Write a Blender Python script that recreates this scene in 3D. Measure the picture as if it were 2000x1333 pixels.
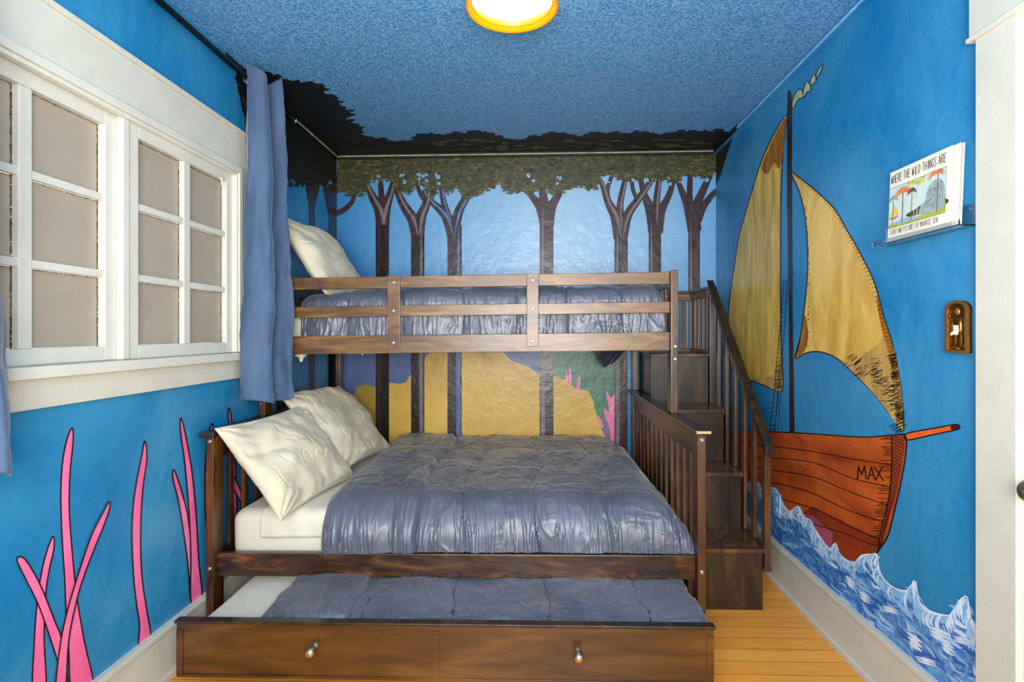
import bpy, bmesh, math, random
import numpy as np
from mathutils import Vector
random.seed(7); RNG=np.random.RandomState(11)
for o in list(bpy.data.objects): bpy.data.objects.remove(o)
SC=bpy.context.scene; COL=SC.collection
# ------------------------------------------------------------------ camera, world, light
F=1065.0; TH=math.atan(47/F); CT,ST=math.cos(TH),math.sin(TH); CAM=(0.0,0.0,1.28)
cd=bpy.data.cameras.new('camera'); cam=bpy.data.objects.new('camera',cd); COL.objects.link(cam)
cam.location=CAM; cam.rotation_euler=(math.radians(90),0,TH)
cd.sensor_width=36; cd.lens=36*F/2000; cd.shift_y=-16.5/2000; cd.clip_start=.05
SC.camera=cam
SC.view_settings.view_transform='Standard'; SC.view_settings.look='None'
SC.view_settings.exposure=0.0; SC.view_settings.gamma=1; SC.view_settings.use_curve_mapping=False
w=bpy.data.worlds.new('world'); SC.world=w; w.use_nodes=True
w.node_tree.nodes['Background'].inputs[0].default_value=(1,.985,.96,1)
w.node_tree.nodes['Background'].inputs[1].default_value=1.45
def area(name,loc,rot,sx,sy,power,col=(1,1,1)):
    l=bpy.data.lights.new(name,'AREA'); l.shape='RECTANGLE'; l.size=sx; l.size_y=sy; l.energy=power; l.color=col
    o=bpy.data.objects.new(name,l); COL.objects.link(o); o.location=loc; o.rotation_euler=rot; return o
# added soft fill lights behind the camera, standing in for a bounced flash
area('added_front_fill',(0.0,-0.6,1.45),(math.radians(87),0,0),1.9,1.7,56,(1,.985,.96))
area('added_ceiling_fill',(0.0,-0.35,1.35),(math.radians(132),0,0),1.2,.8,88,(1,.985,.96))
LAMP_EMIT=24.0
# ------------------------------------------------------------------ room numbers
XL,XR,YB,ZC=-1.389,1.216,3.75,2.52
SL=.012
def tilt(x): return SL*(x+1.389)
# pixel of a mural drawing -> place on its wall
def ray(px,py):
    a=(px-1000)/F; b=-(py-650)/F
    return (a*CT-ST, a*ST+CT, b)
def onwall(W,px,py,d=0.0):
    r=ray(px,py)
    if W=='L': t=XL/r[0]; return (XL+d, t*r[1], CAM[2]+t*r[2])
    if W=='R': t=XR/r[0]; return (XR-d, t*r[1], CAM[2]+t*r[2])
    if W=='B': t=YB/r[1]; return (t*r[0], YB-d, CAM[2]+t*r[2])
    if W=='C': t=(ZC-CAM[2])/r[2]; return (t*r[0], t*r[1], ZC-d)
def cr(s,ox,oy,pts): return [(ox+x/s,oy+y/s) for x,y in pts]
# ------------------------------------------------------------------ materials
def lin(c): return tuple(((v/255)/12.92 if v/255<=.04045 else ((v/255+.055)/1.055)**2.4) for v in c)+(1,)
def nmat(name):
    m=bpy.data.materials.new(name); m.use_nodes=True; nt=m.node_tree
    return m,nt,nt.nodes['Principled BSDF']
def noise(nt,scale,detail=4,stretch=(1,1,1),rough=.55,dist=0):
    tc=nt.nodes.new('ShaderNodeTexCoord'); mp=nt.nodes.new('ShaderNodeMapping'); mp.inputs['Scale'].default_value=stretch
    n=nt.nodes.new('ShaderNodeTexNoise'); n.inputs['Scale'].default_value=scale; n.inputs['Detail'].default_value=detail
    n.inputs['Roughness'].default_value=rough; n.inputs['Distortion'].default_value=dist
    nt.links.new(tc.outputs['Object'],mp.inputs[0]); nt.links.new(mp.outputs[0],n.inputs['Vector']); return n
def ramp(nt,src,stops):
    r=nt.nodes.new('ShaderNodeValToRGB'); e=r.color_ramp.elements
    while len(e)<len(stops): e.new(.5)
    for i,(p,c) in enumerate(stops): e[i].position=p; e[i].color=lin(c)
    nt.links.new(src,r.inputs[0]); return r
def bumpn(nt,b,src,strength,dist,prev=None):
    bm=nt.nodes.new('ShaderNodeBump'); bm.inputs['Strength'].default_value=strength; bm.inputs['Distance'].default_value=dist
    nt.links.new(src,bm.inputs['Height'])
    if prev: nt.links.new(prev.outputs[0],bm.inputs['Normal'])
    nt.links.new(bm.outputs[0],b.inputs['Normal']); return bm
def paint(name,c1,c2,scale=2.5,stretch=(1,1,1),rough=.33,lo=.35,hi=.68,bump=.35,dist=.6,bscale=14):
    m,nt,b=nmat(name); n=noise(nt,scale,5,stretch,.6,dist)
    r=ramp(nt,n.outputs[0],[(lo,c1),(hi,c2)]); nt.links.new(r.outputs[0],b.inputs['Base Color'])
    b.inputs['Roughness'].default_value=rough
    n2=noise(nt,bscale,3); n3=noise(nt,120,2)
    p=bumpn(nt,b,n2.outputs[0],bump,.012); bumpn(nt,b,n3.outputs[0],.25,.0015,p)
    return m
def plain(name,c,rough=.5,metal=0.0,spec=.5,bump=0,bscale=200,bdist=.001):
    m,nt,b=nmat(name); n=noise(nt,6,3); c2=tuple(max(0,v*.965) for v in c)
    r=ramp(nt,n.outputs[0],[(.35,c2),(.65,c)]); nt.links.new(r.outputs[0],b.inputs['Base Color'])
    b.inputs['Roughness'].default_value=rough; b.inputs['Metallic'].default_value=metal; b.inputs['Specular IOR Level'].default_value=spec
    if bump: n2=noise(nt,bscale,3); bumpn(nt,b,n2.outputs[0],bump,bdist)
    return m
def wood(name,dark,mid,light,stretch=(1,6,6),rough=.3,scale=3.0,lo=.36,hi=.68):
    m,nt,b=nmat(name); n=noise(nt,scale,6,stretch,.62,1.2)
    r=ramp(nt,n.outputs[0],[(lo,dark),((lo+hi)/2,mid),(hi,light)])
    g=noise(nt,30,4,(stretch[0]*.4,stretch[1]*1.5,stretch[2]*1.5),.6)
    mx=nt.nodes.new('ShaderNodeMixRGB'); mx.blend_type='MULTIPLY'; mx.inputs[0].default_value=.35
    nt.links.new(r.outputs[0],mx.inputs[1]); nt.links.new(g.outputs[0],mx.inputs[2]); nt.links.new(mx.outputs[0],b.inputs['Base Color'])
    b.inputs['Roughness'].default_value=rough; b.inputs['Specular IOR Level'].default_value=.6
    b.inputs['Coat Weight'].default_value=.15; b.inputs['Coat Roughness'].default_value=.18
    bumpn(nt,b,g.outputs[0],.12,.001); return m
def cloth(name,c1,c2,rough=.55,scale=5,sheen=.3,bump=.3,bs=30,stretch=(1,1,1),bd=.006,spec=.5,aniso_b=(1,1,1)):
    m,nt,b=nmat(name); n=noise(nt,scale,3,stretch); r=ramp(nt,n.outputs[0],[(.3,c1),(.7,c2)])
    nt.links.new(r.outputs[0],b.inputs['Base Color']); b.inputs['Roughness'].default_value=rough
    b.inputs['Sheen Weight'].default_value=sheen; b.inputs['Sheen Roughness'].default_value=.4; b.inputs['Specular IOR Level'].default_value=spec
    n2=noise(nt,bs,4,aniso_b,.6,1.5); n3=noise(nt,600,2)
    p=bumpn(nt,b,n2.outputs[0],bump,bd); bumpn(nt,b,n3.outputs[0],.15,.0005,p); return m
M={}
M['blueL']=paint('blue_wall_paint',(6,116,170),(56,142,184),2.2,(1,1,.7),.32)
M['blueR']=paint('blue_wall_paint_streaked',(6,116,172),(64,146,190),1.8,(1,.8,.6),.3)
M['ceil']=paint('stippled_blue_ceiling',(48,116,174),(128,182,222),130,(1,1,1),.28,.40,.64,.2,.3,60)  # pale specks in the colour stand for glints off the glossy stipple
nt=M['ceil'].node_tree; nsp=noise(nt,170,3); bumpn(nt,nt.nodes['Principled BSDF'],nsp.outputs[0],.9,.004)
# back wall: sky painted paler in its middle
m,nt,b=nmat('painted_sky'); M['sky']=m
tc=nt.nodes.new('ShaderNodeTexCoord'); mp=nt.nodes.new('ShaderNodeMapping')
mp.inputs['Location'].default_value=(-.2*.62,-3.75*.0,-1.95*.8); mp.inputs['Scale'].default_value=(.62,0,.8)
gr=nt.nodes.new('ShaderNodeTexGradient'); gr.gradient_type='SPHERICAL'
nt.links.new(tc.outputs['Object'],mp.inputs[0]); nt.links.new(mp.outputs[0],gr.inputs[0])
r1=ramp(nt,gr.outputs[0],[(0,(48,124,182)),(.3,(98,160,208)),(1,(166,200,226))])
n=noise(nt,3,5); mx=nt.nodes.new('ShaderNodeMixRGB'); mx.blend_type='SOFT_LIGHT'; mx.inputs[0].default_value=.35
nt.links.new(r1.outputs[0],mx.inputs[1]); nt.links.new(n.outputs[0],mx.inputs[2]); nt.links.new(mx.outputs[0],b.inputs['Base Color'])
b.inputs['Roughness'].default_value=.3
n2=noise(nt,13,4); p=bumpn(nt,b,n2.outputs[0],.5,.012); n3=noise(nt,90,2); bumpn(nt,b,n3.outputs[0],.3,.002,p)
M['outline']=paint('dark_outline_paint',(28,12,16),(52,22,26),20)
M['black']=paint('black_paint',(8,8,8),(20,18,15),20)
M['pink']=paint('pink_paint',(238,92,150),(252,128,176),5,(1,1,.4))
M['leafdk']=paint('black_green_leaf_paint',(4,5,3),(16,15,8),30,rough=.55,bump=.3)
M['leafbr']=paint('brown_black_leaf_paint',(10,6,3),(40,26,14),26,rough=.5)
M['leafol']=paint('olive_leaf_paint',(34,38,18),(74,72,34),34,rough=.4)
M['leaflt']=paint('light_olive_leaf_paint',(66,68,30),(100,98,48),34,rough=.4)
M['trunk']=paint('brown_trunk_paint',(36,24,26),(70,50,50),8,(4,4,.4),.3)
M['trunkdk']=paint('dark_trunk_paint',(20,12,12),(44,26,20),8,(4,4,.4),.3)
M['trunklt']=paint('grey_trunk_highlight_paint',(96,88,98),(128,116,122),8,(4,4,.4),.35)
M['trunkbl']=paint('blue_trunk_highlight_paint',(60,92,140),(92,130,180),8,(4,4,.4),.35)
M['hill']=paint('ochre_hill_paint',(196,158,66),(222,184,88),2.2,rough=.36)
M['hillolive']=paint('olive_hill_patch',(140,122,40),(170,140,54),3,rough=.36)
M['slate']=paint('slate_blue_paint',(72,96,146),(92,108,156),3,rough=.36)
M['green']=paint('green_paint',(40,104,84),(78,130,96),2.4,rough=.36)
M['pinkb']=paint('soft_pink_paint',(226,112,160),(240,140,176),5)
M['purple']=paint('mauve_paint',(104,96,140),(150,120,160),8)
M['sail']=paint('golden_sail_paint',(176,142,44),(232,198,96),4,(1,4,.6),.32,.32,.66)
M['sail2']=paint('amber_sail_paint',(196,150,62),(240,200,104),2.6,(1,2.4,.8),.32,.3,.66)
M['sailed']=paint('brown_sail_edge_paint',(128,72,26),(176,118,44),7,(1,4,.6),.34)
M['sailtan']=paint('tan_sail_paint',(172,136,74),(206,166,92),5,(1,3,.8),.34)
M['mast']=paint('mast_paint',(40,14,20),(66,28,32),8)
M['hull']=paint('orange_brown_hull_paint',(140,52,18),(206,98,36),2.6,(1,.8,3),.32,.3,.68)
M['hulldk']=paint('dark_hull_paint',(118,36,14),(156,62,26),3,(1,1,3),.34)
M['stem']=paint('red_orange_stem_paint',(170,62,30),(200,84,42),6)
M['sprit']=paint('orange_bowsprit_paint',(224,86,30),(236,104,44),6)
M['mauve']=paint('plum_hull_paint',(150,66,84),(176,90,104),6)
M['wave']=paint('blue_wave_paint',(18,92,176),(110,170,218),9,(1,1,1.4),.32,.36,.66,dist=3.5)
M['wavelt']=paint('pale_blue_wave_paint',(120,176,228),(166,204,238),9,dist=2)
M['foam']=paint('white_foam_paint',(190,214,240),(236,242,250),9)
M['wavedk']=paint('deep_blue_wave_paint',(20,84,172),(34,104,190),9)
M['ribbon']=paint('pennant_paint',(150,160,110),(212,208,160),12)
M['white']=plain('cream_trim_paint',(208,206,190),.35,bump=.25,bscale=25,bdist=.004)
M['white2']=plain('white_sash_paint',(212,210,196),.34,bump=.3,bscale=30,bdist=.004)
M['putty']=plain('old_putty',(96,84,66),.8)
M['pane']=plain('frosted_taupe_glass',(168,155,136),.42,bump=.25,bscale=260,bdist=.001)
M['woodd']=wood('espresso_wood',(20,12,5),(46,29,11),(76,50,22),(6,6,1),.33,2.2)
M['woodx']=wood('glare_toned_espresso_rail',(62,32,6),(108,72,26),(148,108,48),(1,5,5),.42,3.2,.3,.7)  # golden brown puts the glossy glare on the espresso rails into the colour
M['woodr']=wood('espresso_side_rail',(26,13,4),(66,36,10),(122,76,28),(1,5,5),.26,4.2,.33,.72)
M['woodp']=wood('espresso_post',(36,17,4),(84,48,13),(132,84,30),(5,5,.8),.32,2.6,.32,.72)
M['woodt']=wood('espresso_drawer_front',(44,22,5),(88,52,14),(118,76,26),(1,4,6),.3,1.6,.3,.72)
M['worn']=plain('worn_wood_edge',(196,156,104),.45)
M['bolt']=plain('steel_bolt',(190,182,168),.3,.9)
M['knob']=plain('brushed_nickel',(206,186,160),.22,1.0)
M['dark']=plain('dark_hole',(10,8,7),.6)
M['brass']=plain('antique_brass',(104,66,24),.45,.9,bump=.8,bscale=60,bdist=.006)
M['brasslt']=plain('polished_brass',(176,124,62),.4,.8)
M['ivory']=plain('ivory_plastic',(232,224,200),.4)
M['duvet']=cloth('slate_blue_satin_quilt',(67,72,86),(92,97,112),.42,4,.2,.3,20,(1,1,1),.004,.8,(2.2,.5,.5))
M['duvetdk']=cloth('dark_slate_quilt_underside',(44,40,66),(70,64,90),.5,5,.2,.4,20)
M['seam_crease']=cloth('navy_seam_and_fold_line',(24,32,58),(36,44,76),.6,9)
M['sheet']=cloth('ivory_sheet',(206,199,178),(220,214,194),.75,3,.2,.2,7,(1,1,1),.006,.3)
M['pillow']=cloth('cream_pillowcase',(200,189,160),(214,204,178),.72,3,.2,.12,7,(1,1,1),.006,.3,(1,1,1.6))
M['curtain']=cloth('blue_curtain_fabric',(54,76,106),(76,98,128),.7,6,.3,.25,12,(3,3,.5),.004,.3,(2,2,.4))
M['rod']=plain('black_metal_rod',(10,9,10),.35,.4)
M['silver']=plain('silver_metal',(210,206,196),.25,1)
M['yellow']=plain('yellow_enamel',(240,140,0),.3)
M['orange']=plain('orange_enamel',(226,96,0),.35)
M['paper']=plain('book_paper',(238,232,212),.6)
M['ink']=plain('printed_ink',(84,60,48),.6)
M['bsky']=paint('cover_sky',(190,214,206),(214,226,214),40,bump=0)
M['bgrn']=paint('cover_grass',(150,168,40),(186,190,60),80,bump=0)
M['bwat']=paint('cover_water',(130,166,200),(170,196,216),80,bump=0)
M['borg']=paint('cover_orange_frond',(206,112,60),(226,150,96),80,bump=0)
M['byel']=paint('cover_yellow',(222,186,30),(240,208,50),80,bump=0)
M['bgry']=paint('cover_grey_rock',(126,150,150),(176,186,180),60,bump=0)
M['bbrn']=paint('cover_brown',(104,80,66),(130,100,80),80,bump=0)
def glassy(name,col,rough):
    m,nt,b=nmat(name); b.inputs['Base Color'].default_value=col; b.inputs['Roughness'].default_value=rough
    b.inputs['Transmission Weight'].default_value=1; b.inputs['IOR'].default_value=1.45; return m
M['acrylic']=glassy('clear_acrylic',(.93,.97,1,1),.03)
m,nt,b=nmat('lit_milk_glass'); M['lit']=m
b.inputs['Base Color'].default_value=(.9,.9,.9,1); b.inputs['Emission Color'].default_value=(1,.97,.92,1); b.inputs['Emission Strength'].default_value=LAMP_EMIT
# pine floor
m,nt,b=nmat('honey_pine_boards'); M['floor']=m
tc=nt.nodes.new('ShaderNodeTexCoord'); br=nt.nodes.new('ShaderNodeTexBrick')
br.inputs['Scale'].default_value=1; br.inputs['Brick Width'].default_value=2.6; br.inputs['Row Height'].default_value=.082
br.inputs['Mortar Size'].default_value=.0012; br.inputs['Color1'].default_value=lin((244,168,70)); br.inputs['Color2'].default_value=lin((230,148,54)); br.inputs['Mortar'].default_value=lin((120,66,20))
nt.links.new(tc.outputs['Object'],br.inputs['Vector'])
n=noise(nt,5,6,(.7,9,1),.6,1); mx=nt.nodes.new('ShaderNodeMixRGB'); mx.blend_type='OVERLAY'; mx.inputs[0].default_value=.45
nt.links.new(br.outputs[0],mx.inputs[1]); nt.links.new(n.outputs[0],mx.inputs[2]); nt.links.new(mx.outputs[0],b.inputs['Base Color'])
b.inputs['Roughness'].default_value=.3; bumpn(nt,b,br.outputs['Fac'],-.2,.002)
# ------------------------------------------------------------------ mesh helpers
class MB:
    def __init__(s): s.v=[]; s.f=[]; s.m=[]; s.mats=[]
    def mi(s,mat):
        if mat not in s.mats: s.mats.append(mat)
        return s.mats.index(mat)
    def poly(s,pts,mat):
        b=len(s.v); s.v+=[tuple(p) for p in pts]; s.f.append(list(range(b,b+len(pts)))); s.m.append(s.mi(mat))
    def box(s,x0,x1,y0,y1,z0,z1,mat):
        b=len(s.v); s.v+=[(x,y,z) for z in (z0,z1) for y in (y0,y1) for x in (x0,x1)]
        for q in ((0,2,3,1),(4,5,7,6),(0,1,5,4),(2,6,7,3),(0,4,6,2),(1,3,7,5)): s.f.append([b+i for i in q]); s.m.append(s.mi(mat))
    def prism(s,pts,off,mat):                         # pts: 3-D outline, off: extrusion vector
        n=len(pts); b=len(s.v); s.v+=[tuple(p) for p in pts]+[(p[0]+off[0],p[1]+off[1],p[2]+off[2]) for p in pts]
        s.f.append([b+i for i in range(n)]); s.f.append([b+n+i for i in reversed(range(n))])
        for i in range(n): j=(i+1)%n; s.f.append([b+j,b+i,b+n+i,b+n+j])
        s.m+= [s.mi(mat)]*(n+2)
    def lathe(s,prof,c,axis,mat,n=40,cap=True):                # prof: (radius, along axis)
        b=len(s.v); ax=Vector(axis).normalized(); u=ax.orthogonal().normalized(); w_=ax.cross(u)
        for r,h in prof:
            for i in range(n):
                a=2*math.pi*i/n; p=Vector(c)+ax*h+(u*math.cos(a)+w_*math.sin(a))*r; s.v.append(tuple(p))
        k=s.mi(mat)
        for j in range(len(prof)-1):
            for i in range(n):
                i2=(i+1)%n; s.f.append([b+j*n+i,b+j*n+i2,b+(j+1)*n+i2,b+(j+1)*n+i]); s.m.append(k)
        if not cap: return
        s.f.append([b+i for i in reversed(range(n))]); s.f.append([b+(len(prof)-1)*n+i for i in range(n)]); s.m+=[k,k]
    def tube(s,a,b_,r,mat,n=20):
        d=Vector(b_)-Vector(a); s.lathe([(r,0),(r,d.length)],a,d,mat,n)
    def ribbon(s,P,wd,mat,fn):                        # painted stroke; P and wd in drawing units, fn maps to the wall
        n=len(P); L=[];R=[]
        for i in range(n):
            a=P[max(i-1,0)]; c=P[min(i+1,n-1)]; dx,dy=c[0]-a[0],c[1]-a[1]; l=math.hypot(dx,dy) or 1
            h=(wd[i] if hasattr(wd,'__len__') else wd)/2; L.append((P[i][0]-dy/l*h,P[i][1]+dx/l*h)); R.append((P[i][0]+dy/l*h,P[i][1]-dx/l*h))
        b=len(s.v); k=s.mi(mat)
        for i in range(n): s.v+=[fn(*L[i]),fn(*R[i])]
        for i in range(n-1): s.f.append([b+2*i,b+2*i+1,b+2*i+3,b+2*i+2]); s.m.append(k)
    def build(s,name,parent=None,kind=None,smooth=False,bevel=0,tl=False,fixn=True):
        me=bpy.data.meshes.new(name); off=Vector(parent['_o']) if parent and '_o' in parent else Vector((0,0,0))
        vv=[(x-off[0],y-off[1],z+(tilt(x) if tl else 0)-off[2]) for x,y,z in s.v]
        me.from_pydata(vv,[],s.f)
        for m_ in s.mats: me.materials.append(M[m_])
        for p,k in zip(me.polygons,s.m): p.material_index=k
        bm=bmesh.new(); bm.from_mesh(me)
        if fixn: bmesh.ops.recalc_face_normals(bm,faces=bm.faces)
        if bevel: bmesh.ops.bevel(bm,geom=list(bm.edges),offset=bevel,segments=2,affect='EDGES',profile=.6,clamp_overlap=True)
        bm.to_mesh(me); bm.free()
        if smooth: me.polygons.foreach_set('use_smooth',[True]*len(me.polygons))
        o=bpy.data.objects.new(name,me); COL.objects.link(o)
        if parent: o.parent=parent; o['_o']=tuple(off)
        if kind: o['kind']=kind
        return o
def thing(name,label,cat,loc,group=None):
    o=bpy.data.objects.new(name,None); COL.objects.link(o); o.location=loc; o.empty_display_size=.1
    o['label']=label; o['category']=cat; o['_o']=tuple(loc)
    if group: o['group']=group
    return o
def tag(o,label,cat,group=None):
    o['label']=label; o['category']=cat
    if group: o['group']=group
    return o
def bx(name,x0,x1,y0,y1,z0,z1,mat,parent,bevel=.002,tl=True):
    b=MB(); b.box(x0,x1,y0,y1,z0,z1,mat); return b.build(name,parent,bevel=bevel,tl=tl)
def smooth_pts(P,closed=True,k=5):
    n=len(P); out=[]; rng=range(n) if closed else range(n-1)
    for i in rng:
        if closed: a,b,c,d=P[(i-1)%n],P[i],P[(i+1)%n],P[(i+2)%n]
        else: a,b,c,d=P[max(i-1,0)],P[i],P[i+1],P[min(i+2,n-1)]
        for j in range(k):
            t=j/k; out.append(tuple(.5*((2*b[q])+(-a[q]+c[q])*t+(2*a[q]-5*b[q]+4*c[q]-d[q])*t*t+(-a[q]+3*b[q]-3*c[q]+d[q])*t**3) for q in range(2)))
    if not closed: out.append(tuple(P[-1]))
    return out
LAY=.0003
class Mural:
    def __init__(s,W,mb): s.W=W; s.b=mb
    def fn(s,layer): return lambda x,y: onwall(s.W,x,y,.0006+layer*LAY)
    def shape(s,P,mat,layer=0,k=0,line=None,lw=3,lmat='outline'):
        if k: P=smooth_pts(P,True,k)
        layer+=random.random()*.2; f=s.fn(layer); s.b.poly([f(*p) for p in P],mat)
        if line: s.b.ribbon(list(P)+[P[0]],lw,lmat,s.fn(layer+.5))
    def stroke(s,P,wd,mat,layer=1,k=4):
        n0=len(P); layer+=random.random()*.2
        if k and n0>2:
            if hasattr(wd,'__len__'):
                ww=[wd[min(i//k,n0-2)]*(1-(i%k)/k)+wd[min(i//k+1,n0-1)]*((i%k)/k) for i in range((n0-1)*k)]+[wd[-1]]
                wd=ww
            P=smooth_pts(P,False,k)
        s.b.ribbon(P,wd,mat,s.fn(layer))
    def blob(s,x,y,rx,ry,mat,layer,n=9,jag=.45):
        P=[]; a0=random.random()*6.28
        for i in range(n):
            a=a0+6.283*i/n; q=1+random.uniform(-jag,jag); P.append((x+math.cos(a)*rx*q,y+math.sin(a)*ry*q))
        s.shape(P,mat,layer)
# ------------------------------------------------------------------ floor and ceiling
T=.1
b=MB(); P=[(XL,-.7),(XR,-.7),(XR,YB),(XL,YB)]
b.prism([(x,y,-.01+tilt(x)) for x,y in P],(0,0,-.08),'floor'); o=b.build('floor',kind='structure')
b=MB(); b.box(XL-T,XR+T,-.7,YB+T,ZC,ZC+.06,'ceil'); mu=Mural('C',b)
edge=[(470,138),(500,140),(530,146),(560,158),(600,162),(625,165),(634,182),(660,195),(668,212),(682,216),(676,235),(702,250),(706,265),(735,270),(768,279),(800,275),(830,262),(870,264),(930,258),(980,268),(1005,276),(1040,268),(1080,261),(1130,268),(1170,259),(1220,263),(1260,257),(1290,268),(1330,258),(1400,256),(1430,262)]
mu.shape(edge+[(1398,296),(658,306)],'leafdk',0)
for i in range(len(edge)-1):
    (xa,ya),(xb,yb)=edge[i],edge[i+1]; L=math.hypot(xb-xa,yb-ya)
    for j in range(int(L/3.0)):
        t=random.random(); x=xa+(xb-xa)*t; y=ya+(yb-ya)*t
        mu.blob(x+random.uniform(-5,5),y+random.uniform(-2,7),random.uniform(5,11),random.uniform(1.6,3.6),random.choice(['leafdk','leafdk','leafbr' if x<760 else 'leafdk']),1+random.random()*3,8)
for i in range(150):
    x=random.uniform(560,760); y=random.uniform(175,285)
    if y>170+(x-500)*.42+12 and y<303+(x-658)*.87: mu.blob(x,y,random.uniform(5,13),random.uniform(2,4),random.choice(['leafbr','leafdk','leafbr']),4+random.random()*3)
for i in range(170):
    x=random.uniform(860,1390); mu.blob(x,random.uniform(272,292),random.uniform(6,20),random.uniform(1.5,4),random.choice(['leafdk','leafdk','leafol']),4+random.random()*3)
b.build('ceiling',kind='structure',fixn=False)
# ------------------------------------------------------------------ back wall mural
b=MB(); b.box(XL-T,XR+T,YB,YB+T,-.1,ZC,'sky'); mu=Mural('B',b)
# lower landscape
mu.shape([(655,688),(1225,688),(1225,920),(655,920)],'slate',0)
hill=[(655,800),(672,790),(690,775),(697,757),(712,751),(735,757),(762,748),(778,750),(792,748),(800,735),(806,728),(818,715),(832,697),(845,686),(870,676),(900,670),(950,672),(985,690),(1000,706),(1030,715),(1050,730),(1080,733),(1100,741),(1115,753),(1130,760),(1150,765),(1159,785),(1163,805),(1170,822),(1180,842),(1190,866),(1196,885),(1200,920),(655,920)]
mu.shape([(1065,688),(1225,688),(1225,920),(1065,920)],'green',1)
mu.shape(hill,'hill',2); mu.shape([(655,800),(672,790),(690,775),(697,757),(712,751),(735,757),(736,920),(655,920)],'hillolive',3)  # darker olive over the hill's left end
for x0,y0,x1,y1,w_ in ((1106,752,1106,722,5),(1113,752,1112,716,6),(1127,762,1132,734,7),(1176,836,1168,812,6)): mu.stroke([(x0,y0),((x0+x1)/2+1,(y0+y1)/2),(x1,y1)],[w_,w_*.9,.8],'pinkb',4)
mu.shape([(1183,764),(1193,777),(1198,772),(1206,764),(1209,800),(1210,872),(1194,870),(1190,838),(1181,812),(1180,797),(1190,805)],'pinkb',4,3)
mu.shape([(1173,833),(1178,812),(1187,838),(1192,862),(1187,862)],'purple',3.5,3)
# trunks behind (trunk ribbons, then branches)
def trunk(x0,x1,yt,yb_,mat='trunk',hl='trunklt',side=1,layer=6):
    mu.stroke([((x0+x1)/2,yb_),((x0+x1)/2,yt)],[x1-x0,(x1-x0)*1.0],mat,layer,0)
    w_=x1-x0; c=x1-w_*.22 if side>0 else x0+w_*.22
    mu.stroke([(c,yb_),(c-side*.5,(yb_+yt)/2),(c,yt)],[w_*.3,w_*.3,.8],hl,layer+1)
def branch(P,wd,mat='trunk',hl=None,layer=6.2):
    mu.stroke(P,wd,mat,layer,5)
    if hl: mu.stroke([(x+2.2,y+.5) for x,y in P],[.6]+[v*.3 for v in wd[1:]],hl,layer+.8,5)
trunk(734,760,410,905,'trunkdk','trunk',-1)
branch([(747,440),(743,412),(728,385),(708,345)],[26,24,16,7],'trunk','trunklt'); branch([(749,440),(752,410),(762,380),(770,350)],[24,22,15,9],'trunk','trunklt'); branch([(747,420),(745,380),(742,345)],[16,12,8])
trunk(803,829,432,905,'trunkdk','trunklt',1)
branch([(815,460),(806,428),(788,400),(772,365)],[24,22,17,10],'trunk','trunklt'); branch([(817,460),(822,425),(833,398),(838,365)],[24,21,16,12],'trunk','trunklt')
branch([(836,400),(822,380),(812,355)],[10,9,6],'trunk')
trunk(874,902,440,905,'trunk','trunkbl',1)
branch([(884,462),(874,428),(858,408),(838,390),(826,372)],[22,20,15,11,7],'trunk','trunkbl'); branch([(886,462),(893,424),(905,396),(930,362)],[22,19,16,8],'trunk','trunkbl'); branch([(880,430),(868,400),(861,362)],[13,12,9],'trunk','trunkbl')
trunk(1054,1081,415,905,'trunk','trunklt',-1)
branch([(1067,440),(1058,408),(1040,385),(1010,350)],[26,22,13,7],'trunk'); branch([(1066,430),(1062,390),(1056,352)],[20,17,10],'trunk'); branch([(1070,440),(1077,405),(1092,378),(1104,350)],[24,19,13,9],'trunk')
trunk(1200,1226,440,905,'trunk','trunklt',-1)
branch([(1211,465),(1203,425),(1188,395),(1178,365),(1166,340)],[26,22,15,11,7],'trunk','trunklt'); branch([(1190,395),(1186,372),(1196,342)],[9,9,7]); branch([(1212,450),(1211,400),(1221,352)],[20,13,10],'trunk','trunklt'); branch([(1215,460),(1226,420),(1248,388),(1274,350)],[24,18,14,11],'trunk','trunklt'); branch([(1244,390),(1236,370),(1234,350)],[8,8,8])
trunk(1267,1291,430,905,'trunk','trunklt',-1)
branch([(1278,455),(1270,410),(1258,380),(1250,345)],[24,20,13,9]); branch([(1281,440),(1282,395),(1288,345)],[18,14,10],'trunk','trunklt'); branch([(1284,455),(1292,412),(1307,380),(1316,350)],[22,16,12,9])
trunk(1344,1367,430,905,'trunk','trunklt',-1)
branch([(1354,450),(1345,405),(1334,380),(1322,350)],[23,20,13,8]); branch([(1352,420),(1347,385),(1348,340)],[16,12,10]); branch([(1358,450),(1360,405),(1374,370),(1390,335)],[23,18,14,11]); branch([(1362,430),(1376,400),(1399,372)],[18,13,10])
branch([(655,418),(672,410),(688,394),(694,370)],[12,11,9,8])
ced=[(655,372),(672,376),(690,380),(712,376),(722,350),(745,352),(762,348),(775,370),(800,376),(815,350),(830,362),(845,385),(860,360),(875,376),(895,362),(905,385),(940,376),(975,354),(988,374),(1015,372),(1035,380),(1055,360),(1075,374),(1105,372),(1130,362),(1165,370),(1170,345),(1200,342),(1230,356),(1260,345),(1290,352),(1320,352),(1345,336),(1370,345),(1402,330)]
mu.shape([(655,300),(1402,290)]+ced[::-1],'leafol',8)
for i in range(1500):
    x=random.uniform(660,1396); 
    ye=next((ya+(yb-ya)*(x-xa)/(xb-xa) for (xa,ya),(xb,yb) in zip(ced,ced[1:]) if xa<=x<=xb),350)
    y=random.uniform(306,ye+4) if random.random()<.55 else random.uniform(ye-14,ye+5)
    dk=random.random(); mt='leafdk' if dk<.16 and y<335 else ('leaflt' if dk>.72 else 'leafol')
    mu.blob(x,max(y,308),random.uniform(2.5,6),random.uniform(1.2,3),mt,9+random.random()*4,9,.6)
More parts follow.
